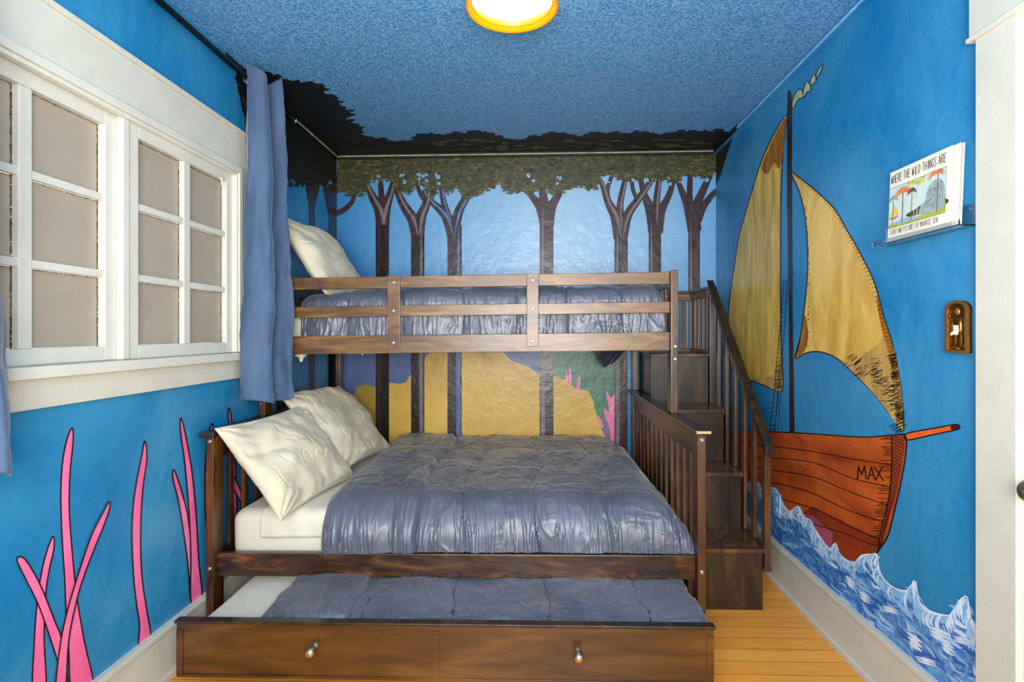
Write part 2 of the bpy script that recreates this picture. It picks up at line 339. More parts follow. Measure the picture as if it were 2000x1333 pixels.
for i in range(46):
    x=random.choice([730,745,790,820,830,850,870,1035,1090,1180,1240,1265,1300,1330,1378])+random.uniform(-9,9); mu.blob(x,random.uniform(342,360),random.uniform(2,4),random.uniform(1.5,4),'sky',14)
b.build('wall_back',kind='structure',fixn=False)
# ------------------------------------------------------------------ left wall (window opening) and its mural
WY0,WY1,WZ0,WZ1=1.10,2.455,1.185,2.035
b=MB()
for y0,y1,z0,z1 in ((-.7,WY0,-.1,ZC),(WY1,YB,-.1,ZC),(WY0,WY1,-.1,WZ0),(WY0,WY1,WZ1,ZC)): b.box(XL-T,XL,y0,y1,z0,z1,'blueL')
mu=Mural('L',b)
mu.shape([(478,200),(500,285),(548,345),(560,350),(572,350),(586,360),(600,352),(620,362),(640,352),(657,342),(657,302),(560,218),(465,136),(463,150)],'leafdk',0)
for (xa,ya),(xb,yb) in zip([(463,148),(470,180),(474,205),(480,225),(490,260)],[(470,180),(474,205),(480,225),(490,260),(520,330)]):
    for j in range(14): t=random.random(); mu.blob(xa+(xb-xa)*t,ya+(yb-ya)*t,random.uniform(2,5),random.uniform(3,7),'leafdk',1+random.random())
for j in range(70): mu.blob(random.uniform(550,656),random.uniform(338,362),random.uniform(2,5),random.uniform(3,7),random.choice(['leafdk','leafbr']),3+random.random())
for c,w_ in ((549,19),(609,12),(649,16)):
    mu.stroke([(c,830),(c,430),(c,360)],[w_,w_,w_*1.1],'trunkdk',1,0); mu.stroke([(c+2,825),(c+1,430)],[w_*.3,w_*.3],'trunk',1.6,0)
mu.stroke([(608,400),(603,375),(597,350)],[11,10,7],'trunkdk',1.2); mu.stroke([(610,400),(618,372),(624,350)],[11,9,6],'trunkdk',1.2)
mu.stroke([(648,420),(640,390),(632,350)],[14,10,7],'trunkdk',1.2); mu.stroke([(650,420),(653,385),(656,350)],[12,9,6],'trunkdk',1.2)
K=lambda pts: cr(2.501,0,800,pts)
G=[[(352,90),(325,150),(303,270),(296,430),(303,640),(315,830),(322,1000),(335,1180),(352,1380),(458,1380),(410,1130),(375,920),(352,700),(337,480),(342,300),(356,160)],
[(258,620),(225,700),(195,830),(178,960),(165,1150),(160,1380),(222,1380),(214,1120),(222,900),(240,780),(262,680)],
[(706,155),(690,230),(655,420),(643,600),(650,800),(665,950),(680,1050),(678,1160),(734,1120),(715,980),(692,820),(685,620),(695,400),(716,240)],
[(842,300),(845,350),(870,450),(895,600),(915,750),(930,930),(942,930),(935,700),(915,520),(885,400),(855,310)],
[(882,42),(880,110),(900,260),(920,480),(930,700),(932,950),(984,920),(970,750),(955,500),(935,300),(905,130)],
[(1034,70),(1014,130),(1000,280),(1000,500),(1015,640),(1024,760),(1050,760),(1042,500),(1040,250),(1038,100)],
[(1117,-8),(1112,30),(1118,90),(1126,300),(1132,660),(1156,645),(1150,300),(1130,70)],
[(1105,285),(1120,350),(1160,430),(1205,510),(1210,490),(1170,390),(1130,310)],
[(1190,350),(1180,420),(1172,520),(1180,640),(1205,620),(1202,480),(1206,380)],
[(1240,430),(1232,520),(1230,600),(1246,590),(1250,500)],
[(85,722),(78,740),(90,770),(120,830),(175,940),(210,1030),(250,1150),(280,1250),(300,1380),(330,1380),(312,1230),(295,1120),(260,1030),(205,890),(160,800),(115,732)],
[(528,452),(495,510),(440,620),(385,780),(330,960),(290,1140),(266,1380),(312,1380),(330,1130),(370,930),(410,800),(460,670),(505,560),(531,480)]]
for i,g in enumerate(G): mu.shape(K(g),'pink',i*.9,4,True,3.0)
b.build('wall_left',kind='structure',fixn=False)
# ------------------------------------------------------------------ right wall: the ship
b=MB(); b.box(XR,XR+T,1.27,YB+T,-.1,ZC,'blueR'); b.box(XR,XR+T,-.7,1.27,2.14,ZC,'blueR'); b.box(XR,XR+T,-.7,.55,-.1,2.14,'blueR'); mu=Mural('R',b)
mu.shape([(1397,291),(1434,262),(1426,285),(1420,302),(1410,335),(1404,352),(1398,362)],'leafdk',0)
# sail one
s1=[(1538,224),(1515,256),(1489,311),(1470,369),(1452,431),(1442,470),(1433,529),(1425,587),(1422,640),(1424,690),(1430,722),(1450,738),(1471,745),(1495,754),(1528,764),(1527,700),(1525,620),(1525,490),(1526,373),(1531,275)]
mu.shape(s1,'sail',0,3,True,2.2)
mu.shape([(1537,228),(1517,258),(1498,300),(1487,330),(1500,340),(1512,318),(1522,330),(1530,300),(1532,268)],'sailed',1,3)
mu.shape([(1470,742),(1495,752),(1526,761),(1526,735),(1519,715),(1508,735),(1490,738)],'sailtan',1,3)
for i in range(60):
    t=i/59; mu.stroke([(1526,380+t*375),(1523.2,381+t*375)],.8,'outline',2,0)
for i in range(26):
    y=random.uniform(712,760); mu.stroke([(1527,y),(1527-random.uniform(6,15),y+random.uniform(-2,5))],.9,'outline',2,0)
    mu.stroke([(1531-i*.15,262+i*5),(1526-i*.15,264+i*5)],.9,'outline',2,0)
# mast, pennant
mu.shape([(1540,178),(1544,176),(1547,200),(1547,400),(1548,600),(1552,846),(1544,846),(1542,600),(1539,400),(1539,230)],'mast',5,0,True,1.2,'black')
C4=lambda pts: cr(2.564,1380,100,pts)
for p in ([(430,285),(432,245),(450,205),(470,190),(482,205),(484,232),(468,236),(450,258),(438,285)],[(485,232),(488,190),(503,155),(518,165),(522,196),(505,205),(494,222)],[(520,172),(524,140),(543,115),(549,152),(536,160)],[(548,142),(558,100),(586,62),(570,108),(556,130)]):
    mu.shape(C4(p),'ribbon',2,3,True,1.6,'black')
# sail two
s2=[(1544,336),(1563,348),(1594,373),(1630,408),(1653,447),(1680,494),(1708,552),(1727,620),(1744,674),(1757,735),(1764,800),(1765,843),(1752,826),(1732,802),(1704,766),(1666,728),(1637,702),(1612,690),(1590,687),(1570,692),(1554,701),(1563,665),(1571,605),(1578,520),(1574,431),(1561,373)]
mu.shape(s2,'sail2',0,3,True,2.4)
mu.shape([(1764,838),(1757,735),(1744,676),(1730,650),(1716,672),(1690,690),(1665,712),(1640,702),(1668,729),(1704,766),(1733,803)],'sailtan',1,3)
mu.shape([(1727,622),(1744,676),(1757,735),(1748,740),(1736,690),(1722,640),(1712,575)],'sailed',2,3)
mu.shape([(1556,699),(1566,662),(1572,615),(1578,640),(1577,672),(1568,690)],'sailed',2,3)
for i in range(95):                                  # stitches along the curved edge
    t=i/94*(len(s2)//2-1); k=int(t); u=t-k; x=s2[k][0]*(1-u)+s2[k+1][0]*u; y=s2[k][1]*(1-u)+s2[k+1][1]*u
    L=4+10*(t/11)**2; mu.stroke([(x,y),(x-L,y+L*.4+random.uniform(-1,1))],.9,'black',3,0)
for i in range(120):                                 # hatching at the sail's foot
    t=random.random(); x=1704+56*t+random.uniform(-10,4); y=722+92*t+random.uniform(-22,22)
    mu.stroke([(x,y),(x+random.uniform(7,14),y-random.uniform(-3,6))],.9,'black',3,0)
for i in range(60):
    y=random.uniform(690,832); xe=1748+(y-690)*.115; mu.stroke([(xe+3,y),(xe-random.uniform(6,15),y+random.uniform(-2,8))],1.5,'black',3.2,0)
for i in range(26):
    t=i/25; x=1650+40*t+random.uniform(-8,8); y=712+20*t+random.uniform(-16,16); mu.stroke([(x,y),(x+12,y-9)],1.0,'outline',3,0)
for i in range(40):
    t=random.random(); y=400+t*280; x=1572+6*math.sin(t*2.5); mu.stroke([(x,y),(x+4,y-3)],.9,'outline',3,0)
# rope ladder and stays
for d in (0,9): mu.stroke([(1531+d*.8,545),(1524+d,640),(1513+d,760),(1504+d,843)],1.1,'mast',3)
for i in range(34): t=i/33; x=1531-27*t; y=550+290*t; mu.stroke([(x,y),(x+9,y-1)],.9,'mast',3,0)
for d in (22,28): mu.stroke([(1508+d-6,700),(1504+d-12,843)],.8,'mast',2.5,0)
mu.stroke([(1563,660),(1552,700)],1.2,'mast',3,0)
# hull
C6=lambda pts: cr(2.107,1400,700,pts)
hull=[(1418,843),(1440,844),(1504,844),(1590,848),(1656,853),(1704,854),(1767,848),(1772,861),(1769,899),(1758,956),(1746,1008),(1735,1049),(1713,1082),(1690,1115),(1640,1115),(1560,1060),(1480,985),(1418,960)]
mu.shape(hull,'hull',3); 
mu.shape([(1590,990),(1640,1015),(1700,1045),(1728,1052),(1713,1082),(1690,1115),(1640,1110),(1570,1040),(1570,1000)],'hulldk',4)
mu.shape(C6([(350,640),(400,650),(440,690),(480,720),(475,790),(440,755),(385,665)]),'mauve',4.5)
mu.stroke(hull[:7],2.2,'black',5.5,3); mu.stroke(hull[6:13],2.6,'black',6.5,3)
mu.shape([(1743,850),(1767,848),(1772,861),(1769,899),(1758,956),(1746,1008),(1735,1049),(1716,1080),(1722,1040),(1737,975),(1743,920)],'stem',5,0)
for P in ([(60,345),(220,362),(400,385),(560,415),(722,440)],[(60,400),(220,410),(400,430),(560,495),(715,530)],[(60,440),(220,460),(400,490),(560,555),(705,605)],[(60,480),(220,510),(380,550),(540,625),(690,675)],[(230,560),(270,580),(400,620),(540,690),(670,745)],[(350,655),(390,680),(520,720),(660,775)]):
    mu.stroke(C6(P),1.7,'outline',6)
for i in range(64):                                  # hatched stem and hatching that runs into the planks
    t=i/63; y=852+t*215; x1=1770-(t**1.6)*50; x0=1743-(t**2)*22
    mu.stroke([(x0,y+2),(x1,y-3)],1.3,'black',6.2,0)
    if i%2: mu.stroke([(x0+3,y-4),(x1-4,y+7)],1.1,'black',6.2,0)
    if random.random()<.8: mu.stroke([(x0+2,y),(x0-random.uniform(8,26),y+random.uniform(-1,1))],1.1,'black',6.3,0)
mu.stroke([(1743,850),(1743,920),(1737,975),(1722,1040),(1716,1080)],2.2,'black',6.6)
for L in ([(582,500),(586,446)],[(585,446),(600,480)],[(599,480),(612,444)],[(611,443),(618,499)],[(625,502),(640,447)],[(639,447),(653,499)],[(630,482),(650,480)],[(650,447),(690,505)],[(686,447),(655,505)]): mu.stroke(C6(L),2.6,'outline',7,0)
mu.shape(C6([(775,318),(800,306),(850,297),(920,285),(985,273),(1003,280),(1000,291),(975,298),(880,318),(800,336),(780,332)]),'sprit',5.5,3,True,2.4,'black')
mu.shape(C6([(965,282),(985,273),(1003,280),(1000,291),(970,296)]),'mast',6,2)
# waves
wt=C6([(40,520),(80,500),(110,530),(125,515),(150,520),(170,515),(190,548),(240,535),(265,590),(285,620),(305,632),(335,612),(350,640),(365,660),(387,667),(400,700),(415,725),(440,755),(455,775),(475,790),(490,765),(505,800),(525,825),(570,847),(600,815),(640,808),(662,812),(665,860),(690,910),(740,950),(790,960),(810,935),(820,918),(835,1000),(860,1030),(890,1048),(960,1060),(985,1035),(1000,1010),(1015,990),(1035,985),(1045,1060),(1070,1130),(1108,1225)])
base=[(1933,1420),(1890,1400),(1504,1066),(1418,985)]
mu.shape(wt+base,'wave',7)
mu.stroke(wt,[5+2.5*math.sin(i*1.7) for i in range(len(wt))],'foam',8.5,3)
mu.stroke([(x-3,y+9) for x,y in wt],[13]*len(wt),'wavelt',7.6,3)
def crest(k): j=int(k); u=k-j; return wt[j][0]*(1-u)+wt[j+1][0]*u, wt[j][1]*(1-u)+wt[j+1][1]*u
for i in range(210):
    k=random.uniform(0,len(wt)-1.01); x,y0=crest(k); bot=1052+(x-1504)*.85; sc_=.35+(x-1400)/520
    dpt=random.random()**1.3; y=y0+14*sc_+(bot-y0-20)*dpt
    if y>bot-6: continue
    L=random.uniform(16,38)*sc_; sl=random.uniform(.5,1.25); cv=random.choice([-1,1])*random.uniform(3,9)*sc_
    P=[(x-L*.5,y-L*.5*sl),(x-L*.15+cv*.4,y-L*.1*sl-cv*.5),(x+L*.2+cv*.3,y+L*.2*sl-cv*.4),(x+L*.5,y+L*.5*sl)]
    P=[(px_,min(max(py_,y0+4),1052+(px_-1504)*.85-3)) for px_,py_ in P]
    w_=random.uniform(2.5,8)*sc_
    mt=random.choice(['wavelt','wavelt','wave','wavedk']) if dpt>.35 else random.choice(['wavelt','wavelt','foam','wave'])
    mu.stroke(P,[.6,w_,w_*.8,.5],mt,8+random.random()*.4,5)
for k in [q*.5 for q in range(2*len(wt)-3)]:          # brush strokes that run down from the crests
    x,y=crest(k); sc_=.35+(x-1400)/520
    for j in range(2): dx=random.uniform(-4,6); mu.stroke([(x+dx,y+2),(x+dx-6*sc_,y+14*sc_),(x+dx-2*sc_,y+random.uniform(20,40)*sc_)],[1.5,4.5*sc_,.5],random.choice(['foam','wavelt']),8.5+random.random()*.2,4)
for cx,cy,L,w_ in ((1788,1250,15,14),(1838,1237,22,12),(1852,1262,14,12),(1690,1165,12,9),(1662,1135,9,10),(1740,1190,16,6),(1810,1290,20,7),(1880,1250,18,7)):
    for j in range(3): mu.stroke([(cx-L+j*2,cy-w_+j*w_*.6),(cx,cy-w_*.3+j*w_*.6),(cx+L,cy+w_*.5+j*w_*.6)],[1,w_*.6,1],'foam',8.9,4)
b.build('wall_right',kind='structure',fixn=False)
# ------------------------------------------------------------------ trim
def trim(name,parts,kind='structure'):
    b=MB()
    for p in parts: b.box(*p)
    o=b.build(name); o['kind']=kind; return o
def slant(name,x,dx,y0,y1,h):                        # skirting: board, top bead, shoe
    b=MB(); s=1 if dx>0 else -1; zf=-.01+tilt(x)
    for a,z0,z1 in ((.018,0,h-.02),(.026,h-.02,h-.008),(.02,h-.008,h),(.032,0,.02)):
        b.box(min(x,x+s*a),max(x,x+s*a),y0,y1,zf+z0,zf+z1,'white')
    o=b.build(name); o['kind']='structure'
slant('baseboard_left',XL,1,-.7,YB,.2); slant('baseboard_right',XR,-1,1.56,YB,.205)
b=MB(); 
for a,z0,z1 in ((.018,-.01,.19),(.026,.17,.182)): b.prism([(XL+.033,YB-a,z0),(XR-.033,YB-a,z0+.03),(XR-.033,YB-a,z1+.03),(XL+.033,YB-a,z1)],(0,a,0),'white')
o=b.build('baseboard_back'); o['kind']='structure'
trim('trim_left',[(XL,XL+.018,-.7,2.35,ZC-.034,ZC,'blueL'),(XL,XL+.018,2.35,YB-.019,ZC-.034,ZC,'leafdk'),(XL+.001,XL+.024,2.35,YB-.024,ZC-.022,ZC-.003,'leafdk'),(XL+.018,XL+.026,2.6,YB-.03,ZC-.03,ZC-.026,'ribbon')])
trim('trim_back',[(XL,XR,YB-.018,YB,ZC-.034,ZC,'leafdk'),(XL+.02,XR-.02,YB-.024,YB-.001,ZC-.020,ZC-.014,'ribbon')])
trim('trim_right',[(XR-.018,XR,-.7,YB-.019,ZC-.034,ZC,'blueR'),(XR-.024,XR-.001,-.7,3.3,ZC-.022,ZC-.016,'wavelt'),(XR-.024,XR-.001,3.3,YB-.024,ZC-.03,ZC,'leafdk')])
# ------------------------------------------------------------------ window
win=thing('window_1','','',(XL,1.78,WZ0)); del win['label']; del win['category']; win['kind']='structure'
def frame_bx(n,x0,x1,y0,y1,z0,z1,mat='white',par=None,bev=.003): return bx(n,x0,x1,y0,y1,z0,z1,mat,par or win,bev,False)
cas=MB()
cas.box(XL,XL+.022,.94,2.585,WZ1+.005,2.2,'white'); cas.box(XL,XL+.030,.94,2.585,2.2,2.218,'white')
cas.box(XL,XL+.022,2.47,2.583,1.19,WZ1+.005,'white'); cas.box(XL,XL+.022,.97,1.085,1.19,WZ1+.005,'white')
cas.box(XL,XL+.022,.96,2.585,1.07,1.155,'white')
cas.build('window_casing',win,bevel=.003)
bead=MB()
bead.box(XL,XL+.034,1.085,2.47,2.012,2.04,'white2'); bead.box(XL,XL+.026,1.085,2.47,1.998,2.012,'white2'); bead.box(XL,XL+.034,2.44,2.47,1.19,2.012,'white2'); bead.box(XL,XL+.026,2.428,2.44,1.19,2.0,'white2'); bead.box(XL,XL+.034,1.085,1.115,1.19,2.012,'white2')
bead.build('inner_moulding',win,bevel=.004)
frame_bx('window_sill',XL-.08,XL+.05,.95,2.60,1.155,1.188,'white2')
frame_bx('jamb',XL-.09,XL-.001,WY0,WY0+.02,WZ0+.004,2.03); frame_bx('jamb',XL-.09,XL-.001,WY1-.02,WY1,WZ0+.004,2.03); frame_bx('head_jamb',XL-.09,XL-.001,WY0+.02,WY1-.02,2.01,2.032)
def sash(y0,y1,x,z0=1.19,z1=2.008,st=.048):
    s_=MB(); d=.032
    s_.box(x-d,x,y0,y0+st,z0,z1,'white2'); s_.box(x-d,x,y1-st,y1,z0,z1,'white2')
    s_.box(x-d,x,y0+st,y1-st,z0,z0+.045,'white2'); s_.box(x-d,x,y0+st,y1-st,z1-.05,z1,'white2')
    o=s_.build('sash',win,bevel=.003)
    a0,a1,c0,c1=y0+st,y1-st,z0+.045,z1-.05; mt=MB(); cw=(a1-a0-.04)/2; rh=(c1-c0-2*.024)/3
    mt.box(x-.026,x-.004,a0+cw,a0+cw+.04,c0,c1,'white2')
    for r in (1,2): zc=c0+r*rh+(r-1)*.024; mt.box(x-.024,x-.006,a0,a1,zc,zc+.024,'white2')
    mt.build('muntin',o,bevel=.003)
    for i in range(2):
        for j in range(3):
            yy=a0+i*(cw+.04); zz=c0+j*(rh+.024); g=MB(); g.box(x-.0285,x-.0255,yy+.001,yy+cw-.001,zz+.001,zz+rh-.001,'pane'); g.build('pane',o,bevel=0)
            p=MB()                                    # ragged old putty line round the glass
            for q in range(26):
                t=q/26; L=.018*random.uniform(.3,1)
                p.box(x-.0255,x-.0235,yy+cw-.003*random.uniform(.6,1.6),yy+cw-.0005,zz+rh*t,zz+rh*t+L,'putty')
                p.box(x-.0255,x-.0235,yy+cw*t,yy+cw*t+L*.7,zz+rh-.003*random.uniform(.4,1.3),zz+rh-.0005,'putty')
            p.build('putty',o)
    return o
sr=sash(1.795,2.433,XL+.004); sl=sash(1.122,1.762,XL-.012)
frame_bx('meeting_stile',XL-.06,XL+.010,1.764,1.793,1.19,2.008,'white2')
hk=MB(); hk.tube((XL+.006,2.33,1.955),(XL+.016,2.33,1.955),.0035,'ivory'); hk.tube((XL+.014,2.33,1.957),(XL+.014,2.33,1.925),.003,'ivory'); hk.build('sash_hook',sr)
# ------------------------------------------------------------------ door casing on the right, and the door
o=trim('trim_door',[]) if False else None
dr=thing('door_1','','',(XR,1.0,0)); del dr['label']; del dr['category']; dr['kind']='structure'
c=MB(); c.box(XR-.022,XR,1.412,1.538,.02,2.075,'white'); c.box(XR-.022,XR,.46,.58,.02,2.075,'white'); c.box(XR-.028,XR,.44,1.553,2.085,2.24,'white'); c.box(XR-.034,XR,.43,1.557,2.075,2.087,'white2'); c.build('door_casing',dr,bevel=.002)
d=MB(); d.box(XR-.004,XR+.036,.58,1.412,.025,2.07,'white'); 
for z0,z1 in ((.2,.95),(1.1,1.9)):
    for y0,y1 in ((.68,.95),(1.03,1.3)): d.box(XR-.010,XR-.003,y0,y1,z0,z1,'white')
dd=d.build('door_leaf',dr,bevel=.003)
k=MB(); k.lathe([(.026,0),(.026,.004),(.010,.008),(.009,.028),(.018,.036),(.027,.048),(.028,.056),(.020,.066),(.004,.070)],(XR-.004,1.334,.905),(-1,0,0),'silver',32); k.build('door_knob',dd,smooth=True)
# ------------------------------------------------------------------ ceiling lamp
LX,LY,LZ=-.083,1.885,2.405
lm=thing('ceiling_lamp','round ceiling lamp with a yellow-orange rim around a glowing white glass','lamp',(LX,LY,ZC))
b=MB(); b.lathe([(.07,0),(.072,-.04),(.10,-.06),(.12,-.085)],(LX,LY,ZC),(0,0,1),'yellow',48); b.build('lamp_base',lm,smooth=True)
b=MB(); pr=[(.100,.060),(.150,.022),(.158,.006),(.1595,.000),(.158,-.002),(.154,-.001),(.140,.010),(.133,.016),(.132,.03),(.10,.062)]
b.lathe(pr,(LX,LY,LZ),(0,0,1),'yellow',96,False); o=b.build('lamp_rim',lm,smooth=True)
b=MB(); b.lathe([(.139,.0098),(.1275,.0225),(.1262,.034)],(LX,LY,LZ),(0,0,1),'orange',96,False); b.build('inner_ring',o,smooth=True)
b=MB(); b.lathe([(.124,.05),(.1262,.028),(.120,.024),(.105,.020),(.08,.017),(.04,.015),(.004,.0145)],(LX,LY,LZ),(0,0,1),'lit',96); b.build('glass_shade',lm,smooth=True)
# ------------------------------------------------------------------ cloth helpers (numpy)
def nfield(ny,nx,sy,sx,pw=1.6,ang=0):
    g=RNG.randn(ny,nx); f=np.fft.fft2(g); ky=np.fft.fftfreq(ny)[:,None]*ny/sy; kx=np.fft.fftfreq(nx)[None,:]*nx/sx
    c,s=math.cos(ang),math.sin(ang); a=kx*c+ky*s; b_=-kx*s+ky*c
    k=np.sqrt(a*a+b_*b_); k[0,0]=1; f=f*np.exp(-0.0*k)/(1+k**2)**pw; f[0,0]=0
    r=np.real(np.fft.ifft2(f)); return r/r.std()
def grid_obj(name,X,Y,Z,mat,parent=None,tl=True,thick=0,mi=None,mats=None):
    ny,nx=X.shape; off=Vector(parent['_o']) if parent else Vector((0,0,0))
    zt=Z+(SL*(X+1.389) if tl else 0)
    V=np.stack([X-off[0],Y-off[1],zt-off[2]],-1).reshape(-1,3)
    idx=np.arange(ny*nx).reshape(ny,nx); Fa=np.stack([idx[:-1,:-1],idx[:-1,1:],idx[1:,1:],idx[1:,:-1]],-1).reshape(-1,4)
    me=bpy.data.meshes.new(name); me.from_pydata(V.tolist(),[],Fa.tolist())
    for m_ in (mats or [mat]): me.materials.append(M[m_])
    if mi is not None: me.polygons.foreach_set('material_index',mi.reshape(-1).astype(int).tolist())
    me.polygons.foreach_set('use_smooth',[True]*len(me.polygons)); me.update()
    o=bpy.data.objects.new(name,me); COL.objects.link(o)
    if parent: o.parent=parent; o['_o']=tuple(off)
    if thick:
        md=o.modifiers.new('thick','SOLIDIFY'); md.thickness=thick; md.offset=-1
    return o
def normals(X,Y,Z):
    P=np.stack([X,Y,Z],-1); du=np.gradient(P,axis=1); dv=np.gradient(P,axis=0); n=np.cross(du,dv); n/=np.linalg.norm(n,axis=-1,keepdims=True)+1e-9; return n
def fold(s,L0,R,drop):                               # arc length along a top that rolls over an edge: in-plane, down
    t=np.clip((s-L0)/R,0,math.pi/2); out=np.where(s<L0,s,L0+R*np.sin(t)); dn=np.where(s<L0,0,R*(1-np.cos(t)))+np.maximum(0,s-L0-R*math.pi/2)
    return out,dn
def comforter(name,x0,x1,yb,yf,top,zmin,Rf,Rr,ucells,vcells,label,cat,puff=.014,wr=.006,slant_=0.0,foldover=None,seed=1,nx=420,ny=300,crown=.02,Rl=.035,dropr=True,group=None):
    global RNG; RNG=np.random.RandomState(seed)
    Lx=x1-x0; Ly=yb-yf; dz=top-zmin
    U=np.linspace(0,1,nx)[None,:].repeat(ny,0); Vv=np.linspace(0,1,ny)[:,None].repeat(nx,1)
    totx=Lx+(dz-Rr*(1-math.pi/2+1)+.0 if dropr else 0); toty=Ly-Rf+Rf*math.pi/2+max(dz-Rf,0)
    totx=(Lx-Rr)+Rr*math.pi/2+max(dz-Rr,0) if dropr else Lx
    su=U*totx; sv=Vv*toty
    xf,dx_=fold(su,Lx-Rr,Rr,0) if dropr else (su,su*0)
    yf_,dy_=fold(sv,Ly-Rf,Rf,0)
    d=np.sqrt(dx_**2+dy_**2); 
    X=x0+xf+slant_*(1-Vv); Y=yb-yf_; Z=top-d
    Z=Z+crown*np.sin(np.clip(U,0,1)*math.pi)**.5*np.sin(np.clip(Vv*.9+.05,0,1)*math.pi)*(d<.2)
    # quilting
    cu=U*ucells+.06*np.sin(Vv*7+seed)+.04*nfield(ny,nx,2,2,1.5); cv=Vv*vcells+.05*np.sin(U*9+seed)
    pu=np.abs(np.sin(math.pi*cu))**.33; pv=np.abs(np.sin(math.pi*cv))**.5
    w1=nfield(ny,nx,7,16,1.9,.3); w2=nfield(ny,nx,5,50,1.9,-.05); w3=nfield(ny,nx,5,8,1.8); w4=nfield(ny,nx,26,9,1.9,.2)
    rid=np.clip(1-1.6*np.abs(w1),0,1)**1.5; rid2=np.clip(1-1.5*np.abs(w2),0,1)**1.3; rid4=np.clip(1-1.8*np.abs(w4),0,1)**1.5
    near=np.exp(-((np.abs(((cu+.5)%1)-.5))/.16)**2)+.5*np.exp(-((np.abs(((cv+.5)%1)-.5))/.16)**2)
    down=np.clip(dy_/(dz+.01),0,1)
    pu=pu*(1-.25*np.clip(w3,0,1)); h=puff*(pu*.85+pv*.22-.5)+wr*(.35*rid+.4*near*rid2+.3*rid4*np.clip(w1,0,1)+.4*w3)+wr*.8*down*rid2; h=np.maximum(h,-.010)
    ed=np.minimum(np.minimum(U/.01,1),1); h=h*ed
    if foldover is not None:                         # turned-back double layer near the pillows
        fe=foldover+.010*np.sin(Vv*9)+.006*nfield(ny,nx,3,1,1.5); h=h+(.020 if top-zmin>.1 else .012)/(1+np.exp((U-fe)/.0028)); h=h-.008*np.exp(-((U-fe-.007)/.006)**2)
    n=normals(X,Y,Z); n*=np.sign(n[ny//4,nx//2,2]); 
    X=X+n[...,0]*h; Y=Y+n[...,1]*h; Z=np.maximum(Z+n[...,2]*h,zmin)
    # rounded free edge near the pillows
    e=np.clip(1-U*totx/Rl,0,1); Z=Z-(top-zmin>.1)*.022*e**2-(top-zmin<=.1)*.014*e**2
    X[:,0]+=.004
    seam_crease=((np.abs(((cu[:-1,:-1]+.5)%1)-.5)<.010*ucells/6) & (U[:-1,:-1]>.03) & (U[:-1,:-1]<.985))
    if foldover is not None: seam_crease=seam_crease|(np.abs(U-fe-.006)[:-1,:-1]<.0028)  # fold edge drawn as a dark line, crease shade painted in the seam colour
    o=grid_obj(name,X,Y,Z,'duvet',mi=seam_crease*1,mats=['duvet','seam_crease'])
    md=o.modifiers.new('thick','SOLIDIFY'); md.thickness=.006; md.offset=-1
    tag(o,label,cat,group); return o
def pillow(name,cx,cy,cz,wl,hl,th,rot,label,seed,group=None,sag=.0):
    global RNG; RNG=np.random.RandomState(seed)
    n=150; u=np.linspace(-1,1,n)[None,:].repeat(n,0); v=np.linspace(-1,1,n)[:,None].repeat(n,1)
    prof=(np.clip(1-np.abs(u)**2.6,0,1)*np.clip(1-np.abs(v)**2.6,0,1))**.55
    px=u*wl/2*(1-.075*np.cos(v*math.pi/2)**1.0*np.abs(u)**3); py=v*hl/2*(1-.085*np.cos(u*math.pi/2)*np.abs(v)**3)
    r=np.sqrt(u**2+v**2); ang=np.arctan2(v,u)
    crease=sum(np.exp(-((ang-a)/.10)**2)*np.clip(r-.35,0,1) for a in RNG.uniform(-3,3,11))
    w1=nfield(n,n,3,7,2.0,.6); w2=nfield(n,n,3,3,2.0); w3=nfield(n,n,9,4,2.0,-.4)
    cc=0
    for a_,b_ in ((-1,-1),(1,-1),(1,1),(-1,1)):
        ph=np.arctan2(v-b_,u-a_); rho=np.hypot(u-a_,v-b_); cc=cc+np.sin(ph*(15+3*a_)+1.2*w2+seed)*np.exp(-(rho/.42)**2)*np.clip(rho/.1,0,1)
    h=-.010*crease*np.clip(1-.0*r,0,1)+.009*w2+.0055*cc-.0045*np.clip(1-3.2*np.abs(w1),0,1)*np.clip(w2+.6,0,1)
    edge=np.clip((1-np.maximum(np.abs(u),np.abs(v)))/.10,0,1)
    bend=-sag*(v**2)
    top=prof*th/2+h*edge+bend; bot=-prof*th/2*.8+bend+h*edge*.3
    V=[];
    A=np.stack([px,py,top],-1).reshape(-1,3); B=np.stack([px,py,bot-.0005],-1).reshape(-1,3)
    idx=np.arange(n*n).reshape(n,n)
    f1=np.stack([idx[:-1,:-1],idx[:-1,1:],idx[1:,1:],idx[1:,:-1]],-1).reshape(-1,4); f2=f1[:,::-1]+n*n
    me=bpy.data.meshes.new(name); me.from_pydata(np.concatenate([A,B]).tolist(),[],np.concatenate([f1,f2]).tolist())
    bm=bmesh.new(); bm.from_mesh(me); bmesh.ops.remove_doubles(bm,verts=bm.verts,dist=.0008); bm.to_mesh(me); bm.free()
    me.materials.append(M['pillow']); me.polygons.foreach_set('use_smooth',[True]*len(me.polygons))
    o=bpy.data.objects.new(name,me); COL.objects.link(o); 
    al,yw,rl=(math.radians(a) for a in rot)          # lean, yaw, roll in its own plane
    A_=Vector((0,1,0)); B_=Vector((-math.cos(al),0,math.sin(al))); C_=Vector((math.sin(al),0,math.cos(al)))
    from mathutils import Matrix
    Rm=Matrix((A_,B_,C_)).transposed(); Rm=Matrix.Rotation(yw,3,'Z')@Rm@Matrix.Rotation(rl,3,'Z')
    me.transform(Rm.to_4x4()); o.location=(cx,cy,cz)
    return tag(o,label,'pillow',group)
